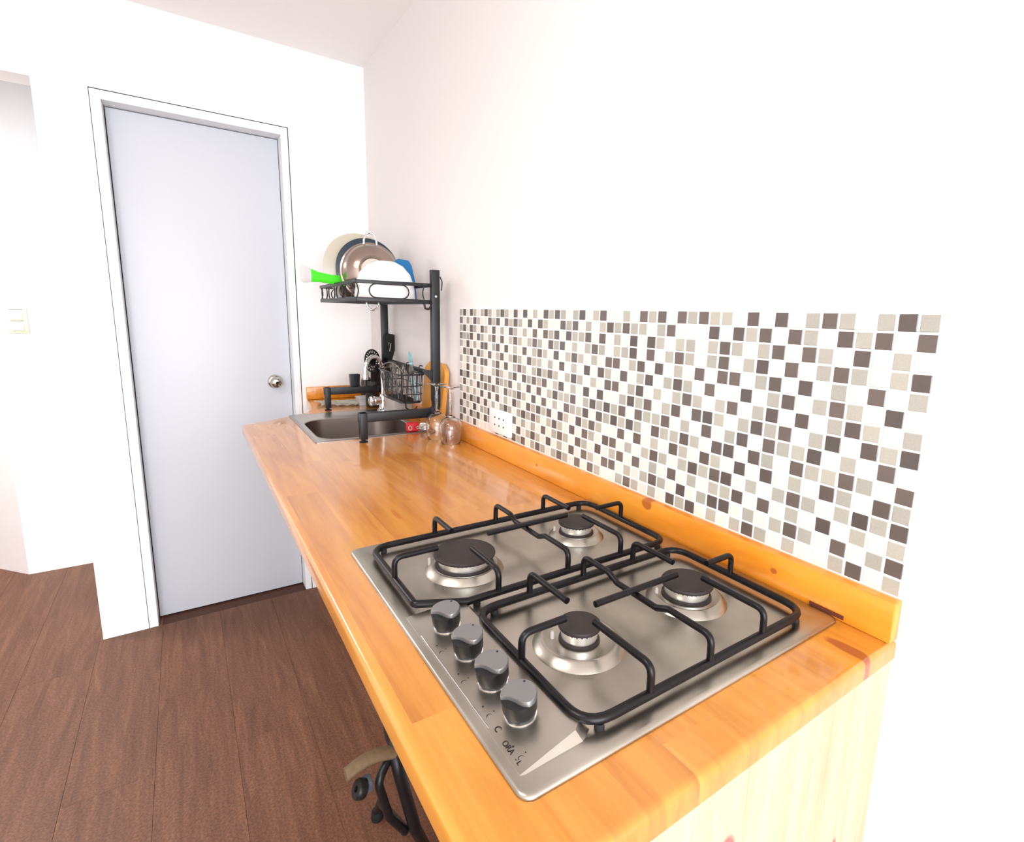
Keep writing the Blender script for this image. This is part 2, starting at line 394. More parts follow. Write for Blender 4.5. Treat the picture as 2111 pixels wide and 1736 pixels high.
# corridor beyond the opening
struct(link('wall_corridor', B(-1.49, 0.0, 3.285, 3.4, -0.01, CE), M_back))
bm = bmesh.new(); prism(bm, [(-1.49, 3.285), (-2.35, 4.28), (-2.26, 4.36), (-1.40, 3.37)], -0.01, CE)
struct(link('wall_corridor_side', bm, M_wall))

# ------------------------------------------------------------------ door
door = bpy.data.objects.new('door_1', None); C.objects.link(door); door.location = (-0.648, YB, 0); struct(door)
JX0, JX1, JT = -0.969, -0.3245, H+1.1775          # frame outline, the narrow space around it holds a painted shadow line
bm = bmesh.new()
box(bm, JX0, -0.938, YB-0.001, YB+0.12, 0.0, JT, 0.0015, 1)
box(bm, -0.352, JX1, YB-0.001, YB+0.12, 0.0, JT, 0.0015, 1)
box(bm, -0.938, -0.352, YB-0.001, YB+0.12, H+1.146, JT, 0.0015, 1)
link('door_frame', bm, M_frame, door, 30)['kind'] = 'structure'
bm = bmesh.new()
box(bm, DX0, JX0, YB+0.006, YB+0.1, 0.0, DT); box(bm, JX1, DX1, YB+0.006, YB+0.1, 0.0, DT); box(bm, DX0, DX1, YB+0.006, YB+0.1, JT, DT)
link('frame_shadow_line', bm, M_dark, door)  # dark strip standing in for the shadow line along the frame edge
LY = YB+0.075
link('door_leaf', B(-0.9345, -0.3545, LY, LY+0.038, 0.005, H+1.1425, 0.002, 2), M_door, door, 30)
bm = bmesh.new(); box(bm, -0.938, -0.352, LY+0.038, LY+0.0445, 0.0, H+1.146)
link('rebate', bm, M_dark, door)
m = TR(-0.421, LY, H+0.081) @ RX(pi/2)
kn = link('door_knob', L([(0, 0.062), (0.012, 0.0615), (0.021, 0.058), (0.026, 0.050), (0.0265, 0.042), (0.022, 0.033), (0.013, 0.026), (0.012, 0.012), (0.024, 0.009), (0.030, 0.006), (0.032, 0.002), (0.032, 0)], 40, m), M_chromeD, door, 60)
link('keyhole', L([(0, 0.0632), (0.006, 0.0632), (0.0065, 0.0618), (0.0065, 0.06)], 20, m), M_dark, kn, 40)

# ------------------------------------------------------------------ light switch in the corridor
sw = thing('light_switch', 'ivory light switch plate on the white wall left of the door', 'light switch', (-1.398, 3.285, H+0.325))
link('cover_plate', B(-1.435, -1.361, 3.275, 3.285, H+0.262, H+0.388, 0.003, 2), M_ivory, sw, 40)
for z in (0.352, 0.298):
    link('rocker', B(-1.419, -1.377, 3.270, 3.275, H+z-0.022, H+z+0.022, 0.002, 2), M_whitepl, sw, 40)
    link('rocker_gap', B(-1.421, -1.375, 3.2735, 3.2752, H+z+0.0222, H+z+0.0245), M_dark, sw)

# ------------------------------------------------------------------ worktop
SX0, SX1, SY0, SY1 = -0.44, -0.06, 1.488, 2.005            # sink outline
outer = [(-0.610, -0.003), (0.004, -0.003), (0.004, YB), (-0.305, YB), (-0.318, 2.27), (-0.343, 2.12), (-0.372, 2.055), (-0.425, 2.018), (-0.468, 1.985), (-0.609, 1.892)]
rads = [0.012, 0, 0, 0, 0.0, 0.1, 0.05, 0.0, 0.0, 0.014]
outer = [(p.x, p.y) for p in fillet([(x, y, 0) for x, y in outer], rads, 5, True)]
TH = 0.030; RO = 0.009
loops = []
for j in range(5):
    a = j/4*pi/2; loops.append([(p.x, p.y, H-RO+RO*sin(a)) for p in inset(outer, RO*(1-cos(a)))])
bm = bmesh.new()
low = [(p.x, p.y, H-TH) for p in inset(outer, 0.002)]; l2 = [(x, y, H-TH+0.002) for x, y in outer]
R = rings(bm, [low, l2]+loops)
hole = rr(-0.25, 1.69, 0.178, 0.188, 0.072)
ht = [bm.verts.new((x, y, H)) for x, y in hole]; hb = [bm.verts.new((x, y, H-TH)) for x, y in hole]
n = len(ht)
et, eb = [], []
for j in range(n):
    bm.faces.new((ht[j], ht[(j+1) % n], hb[(j+1) % n], hb[j]))
bm.edges.ensure_lookup_table()
def edges_of(ring): return [bm.edges.get((ring[j], ring[(j+1) % len(ring)])) for j in range(len(ring))]
bmesh.ops.triangle_fill(bm, use_beauty=True, use_dissolve=False, edges=edges_of(R[-1])+edges_of(ht))
bmesh.ops.triangle_fill(bm, use_beauty=True, use_dissolve=False, edges=edges_of(R[0])+edges_of(hb))
wt = thing('worktop', 'long varnished orange pine worktop running to the back wall', 'worktop', (-0.3, 1.2, H-TH))
link('slab', bm, M_top, wt, 35)
up_ = link('upstand', B(-0.018, 0.004, -0.003, YB, H, H+0.0585, 0.0025, 2), M_ups, wt, 35); up_['label'] = 'pine upstand strip along the tiled wall'
link('notch', B(-0.0192, -0.0178, 0.058, 0.108, H+0.004, H+0.010), M_slit, up_)
link('upstand', B(-0.305, -0.018, YB-0.018, YB, H, H+0.0585, 0.0025, 2), M_ups, wt, 35)['label'] = 'pine upstand strip along the back wall'
# upright end panel, glued boards
ep = thing('end_panel', 'pale pine end panel under the near end of the worktop', 'panel', (-0.3, 0.012, 0))
edges = [-0.606, -0.485, -0.398, -0.312, -0.224, -0.136, 0.003]
for x0, x1 in zip(edges, edges[1:]):
    link('board', B(x0+0.0002, x1-0.0002, 0.0, 0.02, 0.0, H-TH, 0.0005, 1), M_end, ep)
ep2 = thing('support_board', 'plain pine board holding up the far end of the worktop against the back wall', 'panel', (-0.16, 2.39, 0))
link('board', B(-0.29, 0.003, 2.383, 2.402, 0.0, H-TH), M_end, ep2)

# ------------------------------------------------------------------ mosaic wall tiles
P = 0.025; Z0 = H+0.0594
ROWS = [
 "GDGWGDGWDWDWGGDGDWDGDWGWWDWGDWGWDGDWGW"+"DWDWGDGWGDGWGWDWDG",
 "DWDGDWGDWDGDWDWWWDGWGGDGDGWGWDGDWWGDWD"+"WGDGDWDGDWWGDWGWD"+"G",
 "WGWDWGDWDGWGDGWGGWGDWDWGWDWDGGDWDGDWDW"+"GWGDWGWDWGDWGDWDG",
 "DGWGDGWDWDGWDGWGDGWDWDGGWGDGWGWDGDWGDG"+"WGDGWDWDGWGDWDGGD",
 "GWDWGWDWDGWDDWDWGWDWDGWDDWGWGDGWDWGDGW"+"DWGWDWDGWDDWGWDWG",
 "WDWGDGWDGWDWWDWGDGWDGWDWGDWDWGWDWGWGGD"+"WGDGWDGWDWGDWDGDW",
 "GWGDGWDWDGWDGWGDGWGWDGWDDWGWGDGWGDGDGW"+"GDGWDWDGWDDWDWGWG",
 "DGDWDGWDGDGWDGDWDGWDGDGWWDWDWGWDGWDGDG"+"DWDGWGDGWWGWGWDW",
 "WDWGWDGGDWDGWDWGWDGGDWDGDGDGWDGGDGWDWD"+"WGWDGGDWDGDWGWDGD",
 "DWGDGGDWGDWDDWGDGGDWGDGDGDWDGGDWGWDWDW"+"GDGGDWGDGDGDWGWDW",
 "GDWGDWGGWDWDGDWDGWGWDWDWWGDGDWGDWDGDGD"+"WGDWGWDWDWDWGWGWG",
 "DGDGWGDGWGWDDGDWGWGDGWGDDWGDWDWGDGWGDG"+"DGWGDGWGWDWDGDWDW",
 "GWGWDWGGWDWDGGGWDWGWDWGGWDWGDWGDGWDWGW"+"GWDWGWGWDGGWDWGWD",
 "DGWDWGDGWGWDDGWDWGDGWGWDDWGDWDWGWDWGDG"+"WDWGWDWGWDWDGDWDG",
 "GWDGWWGWGDGWGWDGDWGWGDGWWGDWDWGDGWGDGW"+"DGDWDWGDWWWWDWGWD",
]
# fix lengths to 55 columns and hand-checked near columns
NEAR = ["GDGWGDGWDWDWGGDGD","DWDGDWGDWDGDWDWWW","WGWDWGDWDGWGDGWGG","DGWGDGWDWDGWDGWGD","GWDWGWDWDGWDDWDWG","WDWGDGWDGWDWWDWGD","GWGDGWDWDGWDGWGDG",
 "DGDWDGWDGDGWDGDWD","WDWGWDGGDWDGWDWGW","DWGDGGDWGDWDDWGDG","DGWGDWGWDWDWGDWGD","DGDGWGDDGWGWDGDGW","GWGWDWGGWDWDGGWGW","DGWDWGDGWGWDDGWDG","GWDGWWGWGDGWGWDGD"]
# column -> row letters transcribed from the photograph (columns counted from the near end)
def fixrow(i):
    r = list(ROWS[i]); 
    while len(r) < 55: r.append('WG'[len(r) % 2])
    return r[:55]
GRID = [fixrow(i) for i in range(15)]
def setr(i, s, c0=0):
    for k, ch in enumerate(s): GRID[i][c0+k] = ch
FULL = {
 0: ("GDGWGDGWDWDWGGDGDWDGDWGWW", "DGWDGWGDGDWGW", "DWDWGDGWGDGWGWDWDG"[:17]),
}
# rows, columns 0..54
T = [
 "GDGWGDGWDWDWGGDGDWDGDWGWWDGWDGWGDGDWGWDWDWGDGWGDGWGDWDG",
 "DWDGDWGDWDGDWDWWWDGWGGDGDGWGWDGDWWGDWDWGDGDWDGDWWGDWGWD",
 "WGWDWGDWDGWGDGWGGWGDWDWGWDWDGGDWDGDWDWGWGDWGWDWGDWGDWDG",
 "DGWGDGWDWDGWDGWGDGWDWDGGWGDGWGWDGDWGDGWGDGWDWDGWGDWDGGD",
 "GWDWGWDWDGWDDWDWGWDWDGWDDWGWGDGWDWGDGWDWGWDWDGWDDWGWDWG",
 "WDWGDGWDGWDWWDWGDGWDGWDWGDWDWGWDWGWGGDWGDGWDGWDWGDWDGDW",
 "GWGDGWDWDGWDGWGDGWGWDGWDDWGWGDGWGDGDGWGDGWDWDGWDDWDWGWG",
 "DGDWDGWDGDGWGDDWDGWDGDGWWDWDWGWDGWDGDGDWDGWGDGWWGWGWDWW",
 "WDWGWDGGDWDGWDWGWDGGDWDGDGDGWDGGDGWDWDWGWDGGDWDGDWGWDGD",
 "DWGDGGDWGDWDDWGDGGDWGDGDGDWDGGDWGWDWDWGDGGDWGDGDGDWGWDW",
 "GDWGDWGWDWDWGDWGDWGWDWDWWGDGDWGDWDGDGDWGDWGWDWDWDWGWGWG",
 "DGDGWGDGWGWDDGDGWGDGWGWDDWGDWDWGDGWGDGDGWGDGWGWDWDGDWDW",
 "GWGWDWGWDWDGGWGWDWGWDWDGWDWGDWGDGWDWGWGWDWGWWWDGGWDWGWD",
 "DGWDWGDGWGWDDGWDWGDGWGWDDWGDWDWGWDWGDGWDWGWWGWGDWDGDWDG",
 "GWDGWWGWGDGWGWDGDWGWGDGWWGDWDWGDGWGDGWDGDWDWDWWWWWDWGWD",
]
GRID = T
# fix the few rows whose centre columns were read separately
def tile_mesh(m):
    bm = B(-0.0035, 0.0, -0.01135, 0.01135, -0.01135, 0.01135, 0.0012, 1)
    me = bpy.data.meshes.new('tile'); bm.to_mesh(me); bm.free(); me.materials.append(m); return me
TM = {'D': tile_mesh(M_tD), 'G': tile_mesh(M_tG), 'W': tile_mesh(M_tW)}
NC = 55
g = link('grout', B(0.0008, 0.0045, -0.0005, NC*P, Z0-0.0015, Z0+15*P+0.0005), M_grout, wall_right)
far = {'D': bmesh.new(), 'G': bmesh.new(), 'W': bmesh.new()}
fv, ff, fm = [], [], []
for r in range(15):
    for c in range(NC):
        ch = GRID[r][c] if c < len(GRID[r]) else 'W'
        y = (c+0.5)*P; z = Z0+(14.5-r)*P
        if c < 20:
            o = bpy.data.objects.new('tile', TM[ch]); C.objects.link(o); o.parent = wall_right
            o.location = (0.0035+random.uniform(-0.0002, 0.0002)-0.0001, y, z); o.rotation_euler = (random.uniform(-.012, .012), random.uniform(-.01, .01), random.uniform(-.01, .01))
        else:
            me = TM[ch]; b0 = len(fv); dx = 0.0035+random.uniform(-0.0002, 0.0002)
            for v in me.vertices: fv.append((v.co.x+dx, v.co.y+y, v.co.z+z))
            for p_ in me.polygons: ff.append([b0+i for i in p_.vertices]); fm.append('DGW'.index(ch))
me = bpy.data.meshes.new('tile_field'); me.from_pydata(fv, [], ff)
for mm in (M_tD, M_tG, M_tW): me.materials.append(mm)
me.polygons.foreach_set('material_index', fm)
o = bpy.data.objects.new('tile_field', me); C.objects.link(o); o.parent = wall_right; o['kind'] = 'stuff'

# ------------------------------------------------------------------ socket plate
so = thing('power_socket', 'white six-hole power socket plate on the mosaic tiles above the worktop', 'socket', (0, 1.08, H+0.105))
link('cover_plate', B(-0.010, 0.0, 1.017, 1.144, H+0.068, H+0.140, 0.003, 2), M_whitepl, so, 40)
for yy in (1.054, 1.080, 1.106):
    bm = bmesh.new()
    for dz in (-0.011, 0.011): lathe(bm, [(0, 0.0006), (0.0028, 0.0006), (0.0028, 0)], 12, TR(-0.010, yy, H+0.104+dz) @ RY(-pi/2))
    link('socket_hole', bm, M_dark, so)

# ------------------------------------------------------------------ gas hob
HX0, HX1, HY0, HY1 = -0.548, -0.0195, 0.062, 0.643
hob = thing('gas_hob', 'stainless steel four-burner gas hob set into the near end of the worktop', 'hob', ((HX0+HX1)/2, (HY0+HY1)/2, H))
cx, cy, hx, hy = (HX0+HX1)/2, (HY0+HY1)/2, (HX1-HX0)/2, (HY1-HY0)/2
bm = bmesh.new()
lo = lambda d, r, z: [(x, y, H+z) for x, y in rr(cx, cy, hx-d, hy-d, r, 5)]
rings(bm, [lo(0.0006, 0.013, 0.0002), lo(0, 0.0135, 0.002), lo(0.0008, 0.013, 0.0042), lo(0.003, 0.011, 0.0056), lo(0.006, 0.009, 0.006), lo(0.024, 0.012, 0.006), lo(0.028, 0.014, 0.0052)], False, True)
link('top_plate', bm, M_steel, hob, 50)
# tilted control panel: rises from the front lip towards the burners, bevelled ends
bm = bmesh.new()
pa = [(-0.5385, 0.084, 0.0052), (-0.464, 0.0860, 0.0052), (-0.449, 0.0960, 0.0052), (-0.449, 0.384, 0.0052), (-0.460, 0.392, 0.0052), (-0.5385, 0.389, 0.0052)]
pt = [(-0.5365, 0.087, 0.0062), (-0.468, 0.0945, 0.0145), (-0.459, 0.1015, 0.0145), (-0.459, 0.374, 0.0145), (-0.464, 0.378, 0.0145), (-0.5365, 0.387, 0.0062)]
rings(bm, [[(x, y, H+z) for x, y, z in pa], [(x, y, H+z) for x, y, z in pt]], False, True)
link('control_panel', bm, M_steel, hob, 20)
BUR = [(-0.406, 0.478, 0.050, 0.064), (-0.168, 0.489, 0.0345, 0.053), (-0.167, 0.217, 0.0385, 0.060), (-0.371, 0.215, 0.0275, 0.060)]
for (bx, by, rc, rs) in BUR:
    T_ = TR(bx, by, H)
    ri = rc*0.98+0.004; ri = max(ri, 0.036)
    bu = link('burner', L([(rs, 0.0050), (rs-0.0005, 0.0058), (rs-0.0095, 0.0142), (rs-0.0115, 0.0150), (rs-0.014, 0.0149), (rc*0.9, 0.0125), (rc*0.7, 0.0120)], 64, T_), M_steel, hob, 25)
    bu['label'] = 'pressed steel burner dish'
    link('burner_base', L([(rc*0.95, 0.0115), (rc*0.95, 0.0150), (rc*0.88, 0.0165), (rc*0.70, 0.0168)], 40, T_), M_cap, bu, 40)
    bm = bmesh.new(); lathe(bm, [(rc*0.84, 0.0150), (rc*0.84, 0.0175), (rc*0.88, 0.0280), (rc*0.88, 0.0300), (rc*0.5, 0.0300)], 48, T_)
    nn = int(rc*900)
    link('burner_head', bm, M_alu, bu, 40)
    bm = bmesh.new()
    for i in range(nn):
        a = 2*pi*i/nn; box(bm, rc*0.86, rc*0.884, -0.0008, 0.0008, 0.0272, 0.0298, 0, 1, T_ @ RZ(a))
    link('flame_port', bm, M_dark, bu)['kind'] = 'stuff'
    link('burner_cap', L([(rc*0.86, 0.0300), (rc*0.985, 0.0302), (rc, 0.0315), (rc, 0.0335), (rc*0.97, 0.0350), (rc*0.6, 0.0356), (0, 0.0358)], 56, T_), M_cap, bu, 40)
    bm = bmesh.new(); a = 2.6
    lathe(bm, [(0.0026, 0.005), (0.0028, 0.020), (0.0018, 0.0235), (0, 0.0235)], 12, TR(bx+cos(a)*(rc+0.007), by+sin(a)*(rc+0.007), H))
    link('ignition_pin', bm, M_greypl, bu, 40)

# knobs
pn = V(-(0.0145-0.0062), 0, 0.077).normalized(); tilt = math.atan2(0.0083, 0.072)
def knob(y):
    m = TR(-0.4995, y, H+0.0100) @ RY(-tilt)
    k = link('control_knob', L([(0.0160, 0.0015), (0.0166, 0.004), (0.0182, 0.009), (0.0188, 0.0215), (0.0, 0.0215)], 36, m), M_knobbody, hob, 40)
    k['label'] = 'black control knob with silver cap'
    link('knob_collar', L([(0.0174, 0.0), (0.0174, 0.0018), (0.0155, 0.0024), (0.0155, 0.0)], 36, m), M_chrome, k, 40)
    pl = []
    for i in range(49):
        a = -pi*0.5+2*pi*i/48; x, y_ = 0.0191*cos(a), 0.0191*sin(a)
        pl.append((x, y_))
    # the cap is cut by a wavy chord on its front side
    cap = []
    for i in range(40):
        a = 2*pi*i/40; x, y_ = 0.0191*cos(a), 0.0191*sin(a)
        lim = -0.0095+0.0032*sin(y_/0.0191*pi*0.9)
        cap.append((max(x, lim), y_))
    ra = lambda s, z: [(x*s, y2*s, z) for x, y2 in cap]
    bm = bmesh.new(); rings(bm, [ra(1.0, 0.0212), ra(1.0, 0.0255), ra(0.965, 0.0268)], True, True)
    rot = m @ RZ(0.75)
    for v in bm.verts: v.co = rot @ v.co
    c = link('knob_cap', bm, M_knobcap, k, 30)
    bm = bmesh.new(); lathe(bm, [(0, 0.0272), (0.0013, 0.0272), (0.0013, 0.026)], 10, rot @ TR(0.0155, -0.002, 0))
    link('pointer_dot', bm, M_ink, k)
for y in (0.333, 0.268, 0.206, 0.147): knob(y)
# printed marks: burner symbols by the knobs and the small lettering near the front corner
def ink(bm): link('printed_mark', bm, M_ink, hob)
bm = bmesh.new(); tube(bm, [(-0.5345, 0.152, H+0.0066), (-0.5345, 0.335, H+0.0066)], 0.0008, 8); link('highlight_bead', bm, M_chrome, hob, 60)  # chrome bead added to draw the highlight along the panel's front crease
def zpan(x): return H+0.0062+(x+0.5365)/0.0725*0.0083+0.0002
bm = bmesh.new()
for y in (0.300, 0.237, 0.176, 0.113):
    for (dx, dy, s) in ((-0.526, 0.004, 0.0011), (-0.520, -0.009, 0.0008)):
        lathe(bm, [(0, 0), (s, 0)], 10, TR(dx, y+dy, zpan(dx)+0.0001))
    tube(bm, [(-0.5265+0.003*cos(a), y-0.012+0.003*sin(a), zpan(-0.5265)) for a in [i*0.5 for i in range(7)]], 0.0004, 4)
link('printed_mark', bm, M_ink, hob)['kind'] = 'stuff'
def text(s, x, y, size):
    cu = bpy.data.curves.new('t', 'FONT'); cu.body = s; cu.size = size; cu.extrude = 0.00008
    tmp = bpy.data.objects.new('t', cu); C.objects.link(tmp)
    dg = bpy.context.evaluated_depsgraph_get(); me = bpy.data.meshes.new_from_object(tmp.evaluated_get(dg))
    bpy.data.objects.remove(tmp); me.materials.clear(); me.materials.append(M_ink); me.name = 'lettering'
    o = bpy.data.objects.new('lettering', me); C.objects.link(o); o.parent = hob; o.matrix_parent_inverse = hob.matrix_basis.inverted()
    o.matrix_basis = TR(x, y, zpan(x)+0.0002) @ RY(-tilt) @ RZ(-pi/2)
text('C', -0.531, 0.148, 0.010); text('ORA', -0.533, 0.128, 0.0085); text('- L', -0.533, 0.104, 0.007)

# ------------------------------------------------------------------ cast pan supports
FZ = 0.0165; FT = 0.0508; RB = 0.0045
def grate(name_label, frame, fr, fingers, feet, lx, ly):
    t = thing('pan_support', name_label, 'hob grate', (lx, ly, H+0.006), 'black pan supports on the hob')
    bm = bmesh.new(); tube(bm, [(p.x, p.y, p.z) for p in fillet([(x, y, H+FZ) for x, y in frame], fr, 6, True)], 0.0055, 12, True)
    link('frame', bm, M_enamel, t, 60)
    for f in fingers:
        bm = bmesh.new()
        pts = [Vector((x, y, H+z)) for x, y, z in f]
        tube(bm, fillet(pts, 0.013, 6), RB, 10)
        link('finger', bm, M_enamel, t, 60)
    for (x, y) in feet:
        link('foot', L([(0, 0.0052), (0.005, 0.0052), (0.0055, 0.008), (0.0045, 0.0125), (0, 0.0125)], 14, TR(x, y, H)), M_rubber, t, 40)
    return t
Yn, Yf = 0.089, 0.334
g1 = grate('black pan support on the nearer pair of burners', [(-0.459, Yn), (-0.064, Yn), (-0.064, Yf), (-0.459, Yf)], 0.035, [
    [(-0.459, 0.212, FZ), (-0.459, 0.212, FT), (-0.397, 0.212, FT)],
    [(-0.371, Yn, FZ), (-0.371, Yn, FT), (-0.371, 0.186, FT)],
    [(-0.371, Yf, FZ), (-0.371, Yf, FT), (-0.371, 0.243, FT)],
    [(-0.272, Yn, FZ), (-0.272, Yn, FT), (-0.272, 0.158, FT), (-0.272, 0.178, FT-0.0085), (-0.272, 0.256, FT-0.0085), (-0.272, 0.276, FT), (-0.272, Yf, FT), (-0.272, Yf, FZ)],
    [(-0.167, Yn, FZ), (-0.167, Yn, FT), (-0.167, 0.190, FT)],
    [(-0.167, Yf, FZ), (-0.167, Yf, FT), (-0.167, 0.247, FT)],
    [(-0.064, 0.217, FZ), (-0.064, 0.217, FT), (-0.125, 0.217, FT)],
    [(-0.345, 0.217, FT), (-0.192, 0.217, FT)],
], [(-0.44, Yn+0.002), (-0.085, Yn+0.002), (-0.085, Yf-0.002), (-0.43, Yf-0.002)], -0.26, 0.21)
Yn2, Yf2 = 0.364, 0.604
g2 = grate('black pan support with one cut corner on the farther pair of burners', [(-0.521, 0.396), (-0.455, Yn2), (-0.055, Yn2), (-0.055, Yf2), (-0.521, Yf2)], [0.008, 0.012, 0.03, 0.035, 0.035], [
    [(-0.521, 0.480, FZ), (-0.521, 0.480, FT), (-0.452, 0.480, FT)],
    [(-0.406, Yn2, FZ), (-0.406, Yn2, FT), (-0.406, 0.450, FT)],
    [(-0.406, Yf2, FZ), (-0.406, Yf2, FT), (-0.406, 0.530, FT)],
    [(-0.280, Yn2, FZ), (-0.280, Yn2, FT), (-0.280, 0.430, FT), (-0.280, 0.450, FT-0.0085), (-0.280, 0.528, FT-0.0085), (-0.280, 0.548, FT), (-0.280, Yf2, FT), (-0.280, Yf2, FZ)],
    [(-0.168, Yn2, FZ), (-0.168, Yn2, FT), (-0.168, 0.470, FT)],
    [(-0.168, Yf2, FZ), (-0.168, Yf2, FT), (-0.168, 0.515, FT)],
    [(-0.055, 0.489, FZ), (-0.055, 0.489, FT), (-0.120, 0.489, FT)],
    [(-0.358, 0.489, FT), (-0.192, 0.489, FT)],
], [(-0.50, Yf2-0.002), (-0.075, Yf2-0.002), (-0.075, Yn2+0.002), (-0.44, Yn2+0.002)], -0.29, 0.48)

# ------------------------------------------------------------------ sink and tap
sink = thing('kitchen_sink', 'stainless steel single bowl sink sunk in the far end of the worktop', 'sink', (-0.25, 1.7465, H))
bm = bmesh.new()
O = lambda d, r, z: [(x, y, H+z) for x, y in rr(-0.25, 1.7465, 0.19-d, 0.2585-d, r, 6)]
I = lambda d, r, z: [(x, y, H+z) for x, y in rr(-0.25, 1.692, 0.168-d, 0.178-d, r, 6)]
rings(bm, [O(0, 0.008, 0.0003), O(0, 0.008, 0.002), O(0.002, 0.007, 0.0034), O(0.012, 0.006, 0.003), I(-0.004, 0.075, 0.003), I(0, 0.072, 0.0022), I(0.002, 0.070, 0.0)])
link('rim', bm, M_sink, sink, 40)
bm = bmesh.new()
rings(bm, [I(0.002, 0.070, 0.0), I(0.004, 0.068, -0.02), I(0.012, 0.064, -0.14), I(0.02, 0.06, -0.158), I(0.04, 0.05, -0.165), I(0.13, 0.02, -0.168)], False, True)
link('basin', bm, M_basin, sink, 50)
link('drain', L([(0, -0.166), (0.035, -0.166), (0.042, -0.164), (0.042, -0.168)], 32, TR(-0.25, 1.69, H)), M_chrome, sink, 40)
tap = thing('kitchen_tap', 'chrome gooseneck tap at the back edge of the sink', 'tap', (-0.074, 1.962, H+0.003))
TX, TY = -0.082, 1.958
link('tap_body', L([(0, 0.0028), (0.026, 0.0028), (0.026, 0.007), (0.019, 0.012), (0.0165, 0.03), (0.0165, 0.062), (0.014, 0.070), (0.011, 0.074), (0, 0.074)], 32, TR(TX, TY, H)), M_chrome, tap, 50)
bm = bmesh.new()
arc = [(TX, TY, H+0.07), (TX, TY, H+0.175)]
dx, dy = -0.078, -0.030
for i in range(1, 13):
    a = pi*i/12; arc.append((TX+dx*(1-cos(a))/2, TY+dy*(1-cos(a))/2, H+0.175+0.058*sin(a)))
arc.append((TX+dx, TY+dy, H+0.160))
tube(bm, arc, 0.0085, 14)
link('spout', bm, M_chrome, tap, 60)
link('aerator', L([(0.0105, 0), (0.0110, 0.004), (0.0110, 0.022), (0.009, 0.025), (0, 0.025), (0, 0.0)], 20, TR(TX+dx, TY+dy, H+0.140)), M_chrome, tap, 50)
bm = bmesh.new()
lathe(bm, [(0, 0), (0.009, 0), (0.010, 0.01), (0.018, 0.014), (0.020, 0.022), (0.020, 0.030), (0.017, 0.034), (0.0205, 0.037), (0.0205, 0.046), (0.013, 0.051), (0, 0.052)], 28, TR(TX-0.012, TY-0.004, H+0.048) @ RY(-pi/2) @ RX(0.25))
link('tap_handle', bm, M_chrome, tap, 40)

# red scouring pad and steel scourer on a corner of the sink
sp = thing('scouring_sponge', 'red sponge with a cream ring standing on the near rim of the sink', 'sponge', (-0.118, 1.512, H+0.0035))
mm_ = TR(-0.118, 1.512, H+0.0195) @ RZ(-0.10)
link('pad', B(-0.021, 0.021, -0.011, 0.011, -0.0155, 0.0155, 0.004, 3, mm_), M_red, sp, 40)
for xx, rr0 in ((-0.010, 0.006), (0.017, 0.004)):
    bm = bmesh.new(); tube(bm, [(xx+rr0*cos(a), -0.0115, -0.002+rr0*1.2*sin(a)) for a in [2*pi*i/16 for i in range(16)]], 0.0018, 6, True)
    for v in bm.verts: v.co = mm_ @ v.co
    link('ring_print', bm, M_cream, sp, 60)
bm = bmesh.new()
pts = []
for i in range(220):
    a = i*2.399; u = -1+2*(i+0.5)/220; rr_ = sqrt(1-u*u); pts.append((-0.078+0.016*rr_*cos(a*1.0+i*0.13), 1.512+0.014*rr_*sin(a), H+0.0165+0.013*u))
tube(bm, pts, 0.0007, 3)
tag(link('steel_scourer', bm, M_alu), 'steel wool scourer beside the red sponge on the sink rim', 'scourer')

# ------------------------------------------------------------------ over-sink dish rack
rack = thing('dish_rack', 'black metal over-sink dish rack with a raised tray', 'dish rack', (-0.18, 1.75, H))
RY0, RY1 = 1.440, 2.072
W_ = 0.028
for (yy, lab) in ((RY0, 'near'), (RY1, 'far')):
    bm = bmesh.new()
    pts = fillet([(-0.308, yy, H+0.012), (-0.308, yy, H+0.083), (-0.308, yy, H+0.083)], 0.0)
    # flat bent profile: foot, base bar and post
    bar(bm, (-0.306, yy, H+0.010), (-0.306, yy, H+0.096), 0.022, 0.030)
    bar(bm, (-0.320, yy, H+0.081), (-0.085, yy, H+0.081), 0.022, 0.030)
    tubepts = fillet([(-0.10, yy, H+0.081), (-0.063, yy, H+0.085), (-0.063, yy, H+0.14)], 0.03, 6)
    for a, b in zip(tubepts, tubepts[1:]): bar(bm, a, b+(b-a)*0.12, 0.022, 0.030)
    link('side_frame', bm, M_black, rack, 30)
    link('post', B(-0.0775, -0.0495, yy-0.011, yy+0.011, H+0.12, H+(0.556 if yy == RY0 else 0.545), 0.002, 2), M_black, rack, 30)
    link('foot', L([(0, 0.0), (0.013, 0.0), (0.0135, 0.003), (0.006, 0.005), (0.006, 0.011), (0, 0.011)], 20, TR(-0.306, yy, H)), M_rubber, rack, 40)
# tray: two flat rails all round and wire loops between
TX0, TX1 = -0.313, -0.078
ZT, ZB_ = H+0.506, H+0.452
bm = bmesh.new()
for z, hh in ((ZT, 0.011), (ZB_, 0.013)):
    bar(bm, (TX0, RY0+0.002, z), (TX1+0.02, RY0+0.002, z), 0.008, hh); bar(bm, (TX0, RY1, z), (TX1+0.02, RY1, z), 0.008, hh)
    bar(bm, (TX0, RY0, z), (TX0, RY1, z), 0.008, hh); bar(bm, (TX1+0.008, RY0, z), (TX1+0.008, RY1, z), 0.008, hh)
link('tray_rail', bm, M_black, rack, 30)
bm = bmesh.new()
for i in range(13):
    y = RY0+0.03+i*(RY1-RY0-0.06)/12
    bar(bm, (TX0, y, ZB_-0.002), (TX1+0.008, y, ZB_-0.002), 0.003, 0.003, 0)
for x in (-0.25, -0.16): bar(bm, (x, RY0, ZB_-0.004), (x, RY1, ZB_-0.004), 0.003, 0.003, 0)
link('tray_wire', bm, M_black, rack)['kind'] = 'stuff'
